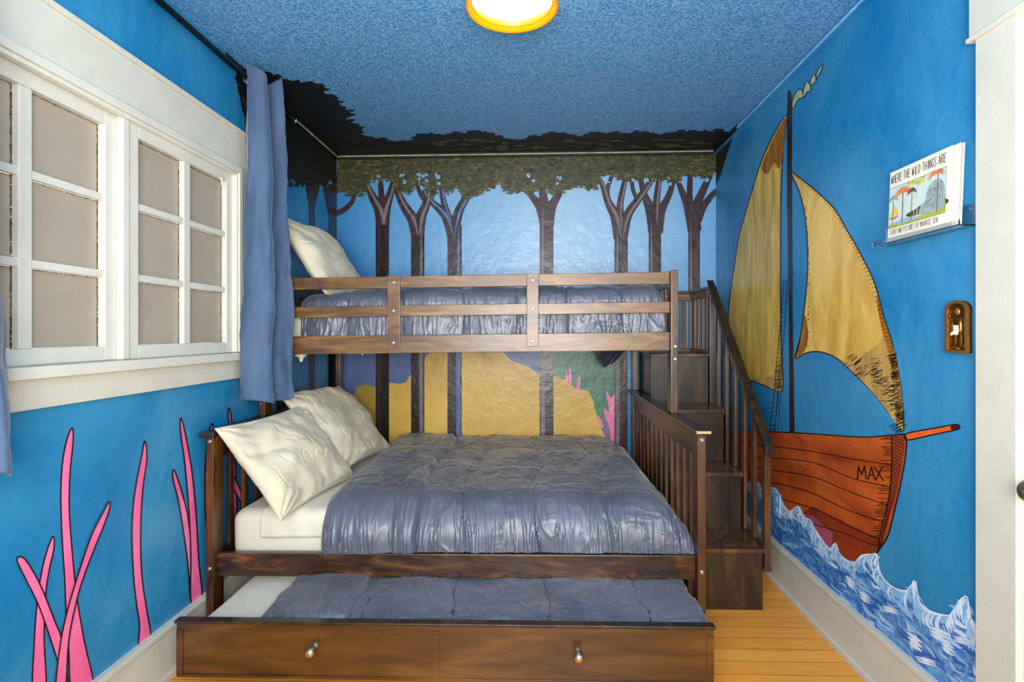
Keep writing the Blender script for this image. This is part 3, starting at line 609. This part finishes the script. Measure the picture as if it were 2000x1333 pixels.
def mattress(name,x0,x1,y0,y1,z0,z1,label,cat,seed=3,R=.04):
    global RNG; RNG=np.random.RandomState(seed)
    b=MB(); 
    me=bpy.data.meshes.new(name); bm=bmesh.new(); bmesh.ops.create_cube(bm,size=1)
    for v in bm.verts: v.co=Vector(((x0+x1)/2+v.co.x*(x1-x0),(y0+y1)/2+v.co.y*(y1-y0),(z0+z1)/2+v.co.z*(z1-z0)))
    bmesh.ops.bevel(bm,geom=list(bm.edges),offset=R,segments=5,affect='EDGES',profile=.5)
    bmesh.ops.subdivide_edges(bm,edges=[e for e in bm.edges if e.calc_length()>.3],cuts=40,use_grid_fill=True)
    for v in bm.verts:
        x,y,z=v.co; q=.5*math.sin(x*11+y*3)+.5*math.sin(x*23-z*30+1.3)+.4*math.sin(y*17+x*5)
        v.co+=Vector((0,-.003*q if y<y0+.03 else 0,.003*q if z>z0+.03 else 0)); v.co.z+=tilt(v.co.x)
    bm.to_mesh(me); bm.free(); me.materials.append(M['sheet']); me.polygons.foreach_set('use_smooth',[True]*len(me.polygons))
    o=bpy.data.objects.new(name,me); COL.objects.link(o); return tag(o,label,cat)
def bolt(x,y,z,par,r=.008,ax=(0,-1,0)):
    b=MB(); b.lathe([(r,0),(r,.003),(r*.7,.0045),(r*.35,.0045),(r*.3,.002)],(x,y,z+tilt(x)),ax,'bolt',16); return b.build('bolt',par,smooth=False)
# ------------------------------------------------------------------ bunk bed frame
bed=thing('bunk_bed','dark espresso wooden twin-over-full bunk bed against the forest mural','bed',(-.35,2.9,-.005))
FL=-.01; CZ=.872                                     # floor and top of the lower end caps
def pole(name,x0,x1,y0,y1,z0,z1,mat='woodp'): return bx(name,x0,x1,y0,y1,z0,z1,mat,bed,.003)
lfp=pole('post',-1.360,-1.328,2.19,2.265,FL,CZ-.022); rfp=pole('post',.640,.672,2.19,2.265,FL,CZ-.022)
pole('post',-1.360,-1.328,3.64,3.715,FL,CZ-.022); pole('post',.640,.672,3.64,3.715,FL,CZ-.022)
for z in (.83,.305): bolt(.656,2.19,z,rfp); bolt(-1.344,2.19,z-.0,lfp)
for xx,cx in ((-1.344,-1),(.656,1)):
    c=bx('end_cap',xx-.032,xx+.032,2.165,3.735,CZ-.022,CZ,'woodd',bed,.006)
    bx('top_rail',xx-.011,xx+.011,2.265,3.64,.755,CZ-.022,'woodd',bed)
    bx('bottom_rail',xx-.011,xx+.011,2.265,3.64,.265,.36,'woodd',bed)
    for i in range(12): y=2.345+i*.1105; bx('slat',xx-.007,xx+.007,y-.015,y+.015,.36,.755,'woodp',bed,.0015)
wn=MB()
wn.box(.630,.684,2.1635,2.167,CZ-.013,CZ-.004,'worn')
wn.build('worn_edge',c,tl=True)
r=bx('side_rail',-1.3275,.6395,2.214,2.240,.265,.361,'woodr',bed,.003)
bx('side_rail',-1.3275,.6395,3.665,3.69,.265,.361,'woodr',bed,.003)
for i in range(12): x=-1.25+i*.165; bx('mattress_slat',x-.03,x+.03,2.241,3.664,.29,.305,'woodd',bed,.001)
# upper bunk
UZ=CZ
def up(name,x0,x1,y0,y1,z1,z0=UZ): return pole(name,x0,x1,y0,y1,z0,z1)
ufr=up('upper_post',.640,.672,2.615,2.69,1.553); ufl=up('upper_post',-1.360,-1.328,2.615,2.69,1.553); up('upper_post',-1.360,-1.328,3.64,3.715,1.553); up('upper_post',.640,.672,3.64,3.715,1.553)
for z in (1.19,1.13): bolt(.658,2.615,z,ufr)
bolt(-1.346,2.615,.93,ufl,.005)
for z0,z1 in ((1.489,1.547),(1.350,1.405),(1.170,1.259)):
    bx('guard_rail' if z0>1.3 else 'upper_side_rail',-1.3275,.6395,2.640,2.664,z0,z1,'woodx',bed,.003)
bx('upper_side_rail',-1.3275,.6395,3.67,3.695,1.17,1.259,'woodx',bed,.003)
for x0,x1 in ((-.722,-.660),(-.045,.012)):
    u=bx('guard_upright',x0,x1,2.622,2.6395,1.196,1.548,'woodx',bed,.002)
    for z in (1.515,1.377,1.222): bolt((x0+x1)/2,2.622,z,u,.0075)
for i in range(12): x=-1.25+i*.165; bx('mattress_slat',x-.03,x+.03,2.665,3.669,1.185,1.20,'woodd',bed,.001)
bx('end_rail',-1.355,-1.333,2.69,3.64,1.47,1.53,'woodd',bed); bx('end_rail',-1.355,-1.333,2.69,3.64,1.17,1.259,'woodd',bed)
for i in range(7): y=2.80+i*.12; bx('slat',-1.351,-1.337,y-.017,y+.017,1.259,1.47,'woodp',bed,.0015)
bx('end_rail',.645,.667,2.69,3.64,1.17,1.259,'woodd',bed)
bx('end_rail',.645,.667,2.69,3.26,1.475,1.50,'woodd',bed); pole('gate_post',.642,.670,3.26,3.30,1.259,1.50)
for y in (2.785,2.87,2.97,3.08,3.19): bx('slat',.649,.663,y-.012,y+.012,1.259,1.475,'woodx',bed,.0015)
# ------------------------------------------------------------------ staircase
st=thing('bunk_staircase','dark wooden box staircase with a sloping handrail at the right end of the bunk','stairs',(.86,3.0,0))
XA,XB=.692,1.028; SY=[2.515,2.773,3.032,3.30,3.69]; SZ=[.270,.550,.830,1.125]
for i in range(4):
    s_=bx('step_box',XA,XB,SY[i]+.008,SY[i+1]+.0075,FL,SZ[i]-.018,'woodd',st,.002)
    bx('tread',XA-.002,XB+.004,SY[i]-.004,SY[i+1]+.004,SZ[i]-.018,SZ[i],'woodp',s_,.002)
    for q in range(3): x=random.uniform(.78,.98); y=SY[i]+random.uniform(.05,.2); sc=MB(); sc.lathe([(.005,0),(.005,.001),(.002,.0015)],(x,y,SZ[i]+tilt(x)),(0,0,1),'bolt',12); sc.build('screw_cap',s_)
HX0,HX1=1.032,1.060
def zrail(y): return .735+(y-2.53)*(1.512-.735)/(3.30-2.53)
nb=bx('newel_post',HX0,HX1,2.51,2.548,.19,zrail(2.53)+.01,'woodp',st,.002); nt_=bx('newel_post',HX0,HX1,3.285,3.325,SZ[2],1.50,'woodd',st,.002)
bx('newel_foot',HX0-.002,HX1+.002,2.506,2.552,.17,.20,'woodp',st,.002)
for y,z in ((3.17,.80),(3.04,.53),(2.91,.53),(2.785,.25),(2.66,.25)): bx('baluster',HX0+.003,HX1-.009,y-.020,y+.020,z,zrail(y),'woodp',st,.0015)
for k_,(y0,y1) in enumerate(((2.55,2.765),(2.79,3.02),(3.05,3.285))): bx('shoe_rail',HX0,HX1-.004,y0,y1,SZ[k_]-.03,SZ[k_]+.006,'woodd',st,.002)
hb=MB(); y0,y1=2.49,3.31; z0,z1=zrail(2.49),zrail(3.31)
hb.prism([(HX0-.006,y0,z0+.0),(HX0-.006,y1,z1),(HX0-.006,y1+.02,z1+.045),(HX0-.006,y0-.004,z0+.045)],(.040,0,0),'woodd'); hb.build('handrail',st,bevel=.003,tl=True)
bx('guard_cap',HX0-.006,HX1+.006,3.331,3.725,1.512,1.53,'woodd',st,.003); bx('guard_rail_side',HX0,HX1-.006,3.326,3.70,1.465,1.511,'woodx',st,.002)
bx('guard_cap',.675,HX0-.007,3.69,3.725,1.512,1.53,'woodd',st,.003); bx('guard_rail_back',.678,HX0-.001,3.695,3.715,1.465,1.511,'woodx',st,.002)
bx('shoe_rail',HX0,HX1-.004,3.326,3.70,SZ[3]-.03,SZ[3]+.02,'woodx',st,.002); bx('shoe_rail',.694,HX0-.001,3.692,3.715,SZ[3]-.018,SZ[3]+.02,'woodx',st,.002)
for y in (3.375,3.46,3.55,3.64): bx('baluster',HX0+.003,HX1-.009,y-.022,y+.022,SZ[3]+.02,1.465,'woodp',st,.0015)
for x in (.80,.89,.985): bx('baluster',x-.02,x+.02,3.698,3.712,SZ[3]+.02,1.465,'woodp',st,.0015)
# ------------------------------------------------------------------ trundle
tr=thing('trundle_bed','dark wooden trundle drawer on the floor, pulled out from under the bunk','trundle bed',(-.33,2.3,0))
TX0,TX1,TY=-1.262,.598,1.862
fp=bx('drawer_front',TX0,TX1,TY,TY+.02,.072,.258,'woodt',tr,.002)
bx('top_edge',TX0-.004,TX1+.004,TY-.008,TY+.024,.258,.269,'woodd',tr,.003)
for x0,x1 in ((TX0+.001,TX0+.024),(-.357,-.331),(TX1-.024,TX1-.001)): bx('front_strip',x0,x1,TY-.004,TY,.080,.236 if x0!=-.357 else .240,'woodt',tr,.001)
bx('front_strip',TX0+.002,TX1-.002,TY-.004,TY,.070,.0795,'woodt',tr,.001)
for x,z in ((-.768,.183),(.142,.178)):
    k=MB(); k.lathe([(.013,0),(.013,.003),(.006,.006),(.0055,.020),(.009,.024),(.0145,.030),(.0175,.038),(.0165,.046),(.010,.052),(.002,.054)],(x,TY,z+tilt(x)),(0,-1,0),'knob',28)
    k.build('knob',tr,smooth=True); 
bx('side_board',TX0+.01,TX0+.03,TY+.02,2.86,.06,.16,'woodd',tr); bx('side_board',TX1-.03,TX1-.01,TY+.02,2.86,.06,.16,'woodd',tr); bx('back_board',TX0+.03,TX1-.03,2.84,2.86,.06,.16,'woodd',tr)
bx('deck',TX0+.03,TX1-.03,TY+.02,2.84,.06,.075,'woodd',tr)
for x in (TX0+.1,TX1-.1):
    for y in (2.08,2.78): k=MB(); k.lathe([(.028,-.012),(.03,-.008),(.03,.008),(.028,.012)],(x,y,FL+.030+tilt(x)),(1,0,0),'dark',20); k.build('caster',tr,smooth=False); 
mattress('trundle_mattress',TX0+.035,TX1-.012,TY+.024,2.835,.076,.232,'thin mattress in an ivory sheet lying in the pulled-out trundle drawer','mattress',5,.03)
comforter('trundle_comforter',-.985,TX1-.004,2.80,TY+.046,.250,.228,.02,.03,4.6,2,'slate blue quilted comforter on the low trundle mattress','comforter',.015,.012,-.02,.19,21,460,240,0.0,.03)
# ------------------------------------------------------------------ lower bed
mattress('full_mattress',-1.305,.59,2.272,3.655,.3065,.515,'thick mattress in an ivory fitted sheet on the lower bunk','mattress',2,.05)
comforter('lower_comforter',-.885,.634,3.70,2.246,.548,.362,.15,.19,5.4,3.6,'large slate blue quilted comforter spread over the lower bunk','comforter',.026,.010,-.05,.235,8,640,460,.014,.04)
fm=bpy.data.objects['full_mattress']
def flap(x0,x1,y0,y1,zt,zb,lift,name,par):
    n=90; U=np.linspace(0,1,n)[None,:].repeat(n,0); V_=np.linspace(0,1,n)[:,None].repeat(n,1); tot=(y1-y0)-.05+.05*math.pi/2+(zt-zb-.05)
    yy,dd=fold(V_*tot,(y1-y0)-.05,.05,0); X=x0+(x1-x0)*U; w_=.004*np.sin(U*5+V_*8)+.002*np.sin(U*23-V_*9)
    ob=grid_obj(name,X,y1-yy-lift*(dd>0)-w_*(dd>.03),zt+lift-dd+w_*(dd<.03),'sheet',None,True,.003); ob.parent=par
flap(-1.165,-.80,2.268,3.60,.517,.402,.004,'top_sheet',fm)
pillow('bed_pillow',-1.10,3.03,.765,.70,.52,.17,(48,-3,-3),'cream pillow leaning on the lower bunk headboard, the rear one nearer the back wall',9,'pillows on the lower bunk')
pillow('bed_pillow',-1.12,2.46,.715,.62,.47,.17,(51,-10,2),'plump cream pillow at the near end of the lower bunk headboard, in front of another',4,'pillows on the lower bunk')
# upper bunk bedding
mattress('twin_mattress',-1.318,.585,2.722,3.655,1.2015,1.39,'mattress in an ivory sheet on the upper bunk','mattress',6,.045)
comforter('upper_comforter',-1.185,.625,3.66,2.692,1.462,1.215,.07,.08,7.5,2.6,'slate blue quilted comforter on the upper bunk behind the guard rails','comforter',.022,.010,0,None,15,520,300,.03,.04)
pillow('bed_pillow',-1.165,3.02,1.665,.64,.52,.16,(55,-3,-4),'cream pillow propped against the wall on the upper bunk',12)
# comforter corner that slips down between upper bunk and wall, and the sheet corners under the rail
uc=bpy.data.objects['upper_comforter']
def hang(name,parent,x0,x1,y0,y1,zt,zb,mat,peak=.35):
    n=40; U=np.linspace(0,1,n)[None,:].repeat(n,0); V_=np.linspace(0,1,n)[:,None].repeat(n,1)
    dep=np.where(U<peak,U/peak,(1-U)/(1-peak))**.8
    X=x0+(x1-x0)*U; Y=y0+(y1-y0)*V_+.010*np.sin(V_*9+U*14); Z=zt-(zt-zb)*dep*np.sin(V_*math.pi/2)+.006*np.sin(U*20+V_*7)
    ob=grid_obj(name,X,Y,Z,mat,None,True,.008); ob.parent=parent; return ob
hang('hanging_corner',uc,.36,.63,3.44,3.60,1.20,1.030,'duvetdk',.32)
tm=bpy.data.objects['twin_mattress']
hang('sheet_corner',tm,-1.24,-1.165,2.70,2.73,1.22,1.128,'sheet',.6); hang('sheet_corner',tm,-.93,-.86,2.75,2.78,1.22,1.160,'sheet',.5)
# ------------------------------------------------------------------ curtains and rod
RX,RZ=-1.325,2.448
rd=thing('curtain_rod','thin black metal curtain rod with silver end along the left ceiling edge','curtain rod',(RX,2.95,RZ))
b=MB(); b.tube((RX,.75,RZ),(RX,2.93,RZ),.0125,'rod'); b.build('pole',rd,smooth=True)
b=MB(); b.lathe([(.013,0),(.016,.004),(.018,.014),(.012,.024),(.002,.028)],(RX,2.93,RZ),(0,1,0),'silver',24); b.build('finial',rd,smooth=True)
for y in (.85,2.86):
    b=MB(); b.box(XL+.0005,XL+.006,y-.012,y+.012,RZ-.03,RZ+.03,'rod'); b.box(XL+.006,RX,y-.005,y+.005,RZ-.018,RZ-.008,'rod'); b.tube((RX,y-.006,RZ),(RX,y+.006,RZ),.017,'rod'); b.build('bracket',rd)
def curtain(name,plan_top,plan_bot,zt,zb,label,seed,bump_top=None):
    global RNG; RNG=np.random.RandomState(seed)
    A=np.array(smooth_pts(plan_top,False,14)); B=np.array(smooth_pts(plan_bot,False,14)); n=len(A); m_=160
    t=np.linspace(0,1,m_)[:,None]; tt=t**.8
    X=A[None,:,0]*(1-tt)+B[None,:,0]*tt; Y=A[None,:,1]*(1-tt)+B[None,:,1]*tt
    U=np.linspace(0,1,n)[None,:].repeat(m_,0); Z=zt+(zb-zt)*t.repeat(n,1)
    wv=nfield(m_,n,2.2,5,1.6); wf=nfield(m_,n,14,5,1.4)
    X=X+.006*wv+.0012*wf; Y=Y+.006*wv[:,::-1]+.0012*wf
    Z=Z+np.where(t<.03,.02*np.sin(U*math.pi*6),0)*(1-t/.03)*(t<.03)
    hem=np.exp(-((Z-(zb+.085))/.004)**2)*.003; X=X+hem; Y=Y-hem
    Z=Z+.012*np.sin(U*17)*t**6
    o=grid_obj(name,X,Y,Z,'curtain',None,False,.0025)
    return tag(o,label,'curtain')
top=[(-1.345,2.51),(-1.305,2.435),(-1.240,2.440),(-1.258,2.482),(-1.325,2.49),(-1.345,2.52),(-1.305,2.548),(-1.245,2.570),(-1.228,2.588),(-1.25,2.598),(-1.31,2.600)]
bot=[(-1.350,2.46),(-1.318,2.41),(-1.205,2.425),(-1.225,2.48),(-1.325,2.49),(-1.345,2.52),(-1.29,2.548),(-1.185,2.568),(-1.172,2.586),(-1.20,2.598),(-1.30,2.600)]
cu=curtain('window_curtain',top,bot,2.482,.965,'long slate blue curtain panel bunched at the far end of the window beside the bunk',31)
for y in (2.452,2.50,2.56): b=MB(); b.lathe([(.020,-.002),(.024,0),(.020,.002),(.016,0)],(RX,y,RZ),(0,1,0),'silver',24); g_=b.build('grommet',None,smooth=True); g_.parent=cu
top2=[(-1.345,.82),(-1.26,.84),(-1.34,.90),(-1.26,.94),(-1.34,1.0),(-1.255,1.04),(-1.34,1.09),(-1.27,1.13),(-1.30,1.16)]
bot2=[(-1.345,.82),(-1.23,.84),(-1.34,.90),(-1.225,.96),(-1.34,1.04),(-1.22,1.11),(-1.33,1.16),(-1.225,1.205),(-1.255,1.265)]
curtain('window_curtain',top2,bot2,2.50,.945,'slate blue curtain edge at the near end of the window, furthest left',33)
# ------------------------------------------------------------------ acrylic ledge and books
sh=thing('acrylic_ledge','clear acrylic picture ledge on the right wall holding picture books','shelf',(1.19,1.72,1.58))
b=MB(); sy0,sy1=1.556,1.945
prof=[(XR-.001,1.640),(XR-.001,1.575),(XR-.052,1.575),(XR-.052,1.592),(XR-.048,1.592),(XR-.048,1.579),(XR-.005,1.579),(XR-.005,1.640)]
b.prism([(x,sy0,z) for x,z in prof],(0,sy1-sy0,0),'acrylic'); b.build('ledge',sh,bevel=.0008)
for z in (1.625,): 
    for y in (1.575,1.92): b=MB(); b.lathe([(.004,0),(.004,.002),(.001,.003)],(XR-.0052,y,z),(-1,0,0),'silver',14); b.build('screw',sh)
STR={'A':[[(0,0),(2,6),(4,0)],[(.8,2.2),(3.2,2.2)]],'B':[[(0,0),(0,6),(3,6),(3.6,4.6),(3,3.2),(0,3.2)],[(3,3.2),(4,1.6),(3,0),(0,0)]],'C':[[(4,5),(2.6,6),(.8,5.6),(0,3),(.8,.4),(2.6,0),(4,1)]],
'D':[[(0,0),(0,6),(2.6,5.6),(4,3),(2.6,.4),(0,0)]],'E':[[(4,6),(0,6),(0,0),(4,0)],[(0,3),(3.2,3)]],'G':[[(4,5),(2.6,6),(.8,5.6),(0,3),(.8,.4),(2.6,0),(4,1),(4,2.8),(2.2,2.8)]],
'H':[[(0,0),(0,6)],[(4,0),(4,6)],[(0,3),(4,3)]],'I':[[(2,0),(2,6)]],'L':[[(0,6),(0,0),(3.8,0)]],'M':[[(0,0),(.4,6),(2,2.4),(3.6,6),(4,0)]],'N':[[(0,0),(0,6),(4,0),(4,6)]],
'O':[[(2,6),(.4,5),(0,3),(.4,1),(2,0),(3.6,1),(4,3),(3.6,5),(2,6)]],'P':[[(0,0),(0,6),(3.2,6),(4,4.5),(3.2,3),(0,3)]],'R':[[(0,0),(0,6),(3.2,6),(4,4.5),(3.2,3.1),(0,3.1)],[(2,3.1),(4,0)]],
'S':[[(4,5.2),(2.4,6),(.4,5.4),(.4,3.8),(3.6,2.4),(3.8,.8),(2,0),(0,.8)]],'T':[[(0,6),(4,6)],[(2,6),(2,0)]],'U':[[(0,6),(.2,1.2),(2,0),(3.8,1.2),(4,6)]],'W':[[(0,6),(.9,0),(2,4),(3.1,0),(4,6)]],'Y':[[(0,6),(2,3),(4,6)],[(2,3),(2,0)]]}
def letters(mb,txt,x,y,h,wd,adv,sw,mat,fn):
    for ch in txt:
        for s_ in STR.get(ch,[]):
            for p,q in zip(s_,s_[1:]): mb.ribbon([(x+p[0]/4*wd,y+p[1]/6*h),(x+q[0]/4*wd,y+q[1]/6*h)],sw,mat,fn)
        x+=adv*(.62 if ch in 'I ' else 1)
    return x
def lwid(txt,adv): return sum(adv*(.62 if c in 'I ' else 1) for c in txt)
# leaning frame of the front book: a runs left to right on the cover, c goes up
BY0,BZ0,BW,BH=1.872,1.5812,.272,.232
def bk(x_off,dy=0.0,lean=.052):
    return lambda a,c,d=0.0: (x_off-d+c*lean,BY0-a+dy+c*.015,BZ0+c)
def book(name,label,f,wide,hgt,th,rich):
    t=thing(name,label,'book',f(wide/2,0)); 
    pg=MB(); q=[f(0.003,.003,0),f(wide-.002,.003,0),f(wide-.002,hgt-.003,0),f(.003,hgt-.003,0)]; pg.prism(q,(th,0,0),'paper')
    po=pg.build('pages',t)
    cv=MB(); q=[f(0,0,.0015),f(wide,0,.0015),f(wide,hgt,.0015),f(0,hgt,.0015)]; cv.prism(q,(.0012,0,0),'paper')
    if rich:
        L=lambda k: (lambda a,c: f(a,c,.0018+k*.00022))
        def S(P,mat,k,sm=0): cv.poly([L(k)(*p) for p in (smooth_pts(P,True,sm) if sm else P)],mat)
        px0,px1,pz0,pz1=.004,wide-.016,.044,.176
        S([(px0,pz0),(px1,pz0),(px1,pz1),(px0,pz1)],'bsky',0)
        S([(px0,pz0),(px1,pz0),(px1,.066),(.15,.058),(.08,.066),(px0,.056)],'bwat',1,0)
        S([(px0,pz0),(px1,pz0),(px1,.072),(.19,.060),(.13,.052),(.07,.050),(px0,.054)],'bgrn',2)
        S([(.09,.074),(.13,.082),(.17,.09),(px1,.084),(px1,.066),(.15,.062),(.1,.064)],'leaflt',1.5,3)
        S([(.148,.062),(.156,.088),(.172,.096),(.178,.124),(.196,.146),(.222,.150),(.242,.138),(.252,.112),(.254,.080),(.246,.062),(.2,.056)],'bgry',3,4)
        for P in ([(.16,.07),(.175,.09),(.2,.098)],[(.18,.12),(.2,.128),(.222,.12)],[(.2,.07),(.215,.095),(.24,.10)],[(.225,.13),(.24,.115),(.246,.09)]): cv.ribbon(P,.0012,'bbrn',L(4))
        S([(.006,.072),(.034,.070),(.05,.076),(.046,.082),(.03,.078),(.01,.080)],'borg',3); S([(.012,.084),(.036,.084),(.03,.118)],'byel',3); S([(.038,.084),(.052,.086),(.033,.116)],'byel',3.2)
        for cx,top_,w_,mt in ((.024,.132,.003,'bbrn'),(.070,.150,.004,'bbrn'),(.112,.142,.0025,'bbrn'),(.124,.136,.0025,'ivory'),(.138,.15,.003,'ivory'),(.222,.168,.003,'bbrn')):
            cv.ribbon([(cx,.052),(cx+.001,.1),(cx,top_)],w_,mt,L(4.5))
        for cx,cz,r_,mt in ((.070,.150,.042,'borg'),(.215,.168,.036,'borg'),(.024,.138,.026,'bgry'),(.112,.142,.022,'bbrn')):
            for j in range(11):
                a=math.radians(-25+j*23); ex,ez=cx+r_*math.cos(a),min(cz+r_*.5*math.sin(a)-.006*abs(math.cos(a)),pz1); cv.ribbon([(cx,cz),((cx+ex)/2,min((cz+ez)/2+.006,pz1)),(ex,ez)],[.004,.006,.001],mt,L(5+j*.05))
        for j in range(22): x=random.uniform(.09,.2); z=random.uniform(.158,.174); S([(x-.009,z),(x,z-.004),(x+.010,z+.001),(x,z+.002)],random.choice(['byel','byel','bgrn']),5.8+j*.02)
        cv.ribbon([(px0,pz0),(px1,pz0),(px1,pz1),(px0,pz1),(px0,pz0)],.0012,'bbrn',L(7))
        t1='WHERE THE WILD THINGS ARE'; adv=(wide-.026)/lwid(t1,1); letters(cv,t1,.008,.192,.026,adv*.68,adv,.0022,'ink',L(2))
        t2='STORY AND PICTURES BY MAURICE SEN'; adv=(wide-.055)/lwid(t2,1); letters(cv,t2,.012,.021,.017,adv*.68,adv,.0013,'ink',L(2))
    co=cv.build('front_cover',t,fixn=False); 
    bc=MB(); q=[f(0,0,-th-.0002),f(wide,0,-th-.0002),f(wide,hgt,-th-.0002),f(0,hgt,-th-.0002)]; bc.prism(q,(.0012,0,0),'paper'); bc.build('back_cover',t)
    lines=MB()
    for j in range(4): d=-th*(.15+j*.22); lines.prism([f(wide-.0018,.004,d),f(wide-.0014,.004,d),f(wide-.0014,hgt-.004,d),f(wide-.0018,hgt-.004,d)],(.0006,0,0),'ink')
    lines.build('page_edge_line',po)
book('picture_book','landscape picture book facing the room, its cover reading Where the Wild Things Are',bk(1.172),BW,BH,.010,True)
book('picture_book','second cream picture book tucked behind the one with the visible title',bk(1.1865,-.012),BW,BH+.004,.008,False)
# ------------------------------------------------------------------ switch plate, outlet
pl=thing('switch_plate','arched antique brass switch plate with a relief and a white toggle','light switch',(XR,1.615,1.29))
def arch(y0,y1,z0,z1,x,n=16):
    yc=(y0+y1)/2; r=(y1-y0)/2; return [(x,y0,z0)]+[(x,yc-r*math.cos(math.pi*i/n),z1-r*.62+r*.62*math.sin(math.pi*i/n)) for i in range(n+1)]+[(x,y1,z0)]
b=MB(); b.prism(arch(1.575,1.657,1.222,1.372,XR-.0005),(-.010,0,0),'brass'); b.build('plate',pl,bevel=.0015)
b=MB(); A=arch(1.575,1.657,1.222,1.372,XR-.0106); B=arch(1.583,1.649,1.230,1.364,XR-.0106)
n=len(A); 
for i in range(n): j=(i+1)%n; b.prism([A[i],A[j],B[j],B[i]],(-.006,0,0),'brasslt')
b.build('raised_rim',pl)
rl=MB()
def ell(mb,c,r,mat,n=14):
    pr=[(max(math.sin(math.pi*i/8),.02),-math.cos(math.pi*i/8)) for i in range(9)]; b0=len(mb.v); mb.lathe(pr,(0,0,0),(0,0,1),mat,n)
    for i in range(b0,len(mb.v)): v=mb.v[i]; mb.v[i]=(c[0]+v[0]*r[0],c[1]+v[1]*r[1],c[2]+v[2]*r[2])
X0=XR-.0106
ell(rl,(X0,1.616,1.340),(.006,.010,.011),'brasslt'); ell(rl,(X0,1.616,1.312),(.006,.018,.018),'brass'); ell(rl,(X0,1.604,1.300),(.005,.005,.022),'brasslt'); ell(rl,(X0,1.630,1.298),(.005,.005,.022),'brasslt')
ell(rl,(X0,1.607,1.262),(.005,.009,.026),'brass'); ell(rl,(X0,1.627,1.262),(.005,.009,.026),'brass')
for j in range(10): ell(rl,(X0,random.uniform(1.588,1.645),random.uniform(1.234,1.256)),(.003,random.uniform(.003,.009),random.uniform(.002,.006)),random.choice(['brass','brasslt']))
for j in range(8): ell(rl,(X0,random.choice([random.uniform(1.587,1.596),random.uniform(1.636,1.645)]),random.uniform(1.26,1.33)),(.003,.003,random.uniform(.004,.012)),'brass')
rl.build('relief_figure',pl,smooth=True)
b=MB(); b.box(X0-.0045,X0,1.609,1.624,1.273,1.302,'ivory'); b.prism([(X0-.0045,1.612,1.282),(X0-.0045,1.612,1.290),(X0-.017,1.612,1.278),(X0-.017,1.612,1.272)],(0,.009,0),'ivory'); b.build('toggle',pl,bevel=.001)
ou=thing('wall_outlet','double wall outlet painted over with the pale blue waves of the mural','outlet',(XR,2.80,.40))
b=MB(); b.box(XR-.008,XR-.003,2.765,2.84,.355,.475,'wavelt'); b.build('cover_plate',ou,bevel=.0015)
for z in (.440,.390): b=MB(); b.lathe([(.017,0),(.017,.002),(.015,.003)],(XR-.008,2.803,z),(-1,0,0),'wavelt',24); b.box(XR-.0114,XR-.0110,2.795,2.797,z-.004,z+.006,'wavedk'); b.box(XR-.0114,XR-.0110,2.808,2.810,z-.004,z+.006,'wavedk'); b.build('socket',ou)
for o in bpy.data.objects:
    if '_o' in o: del o['_o']
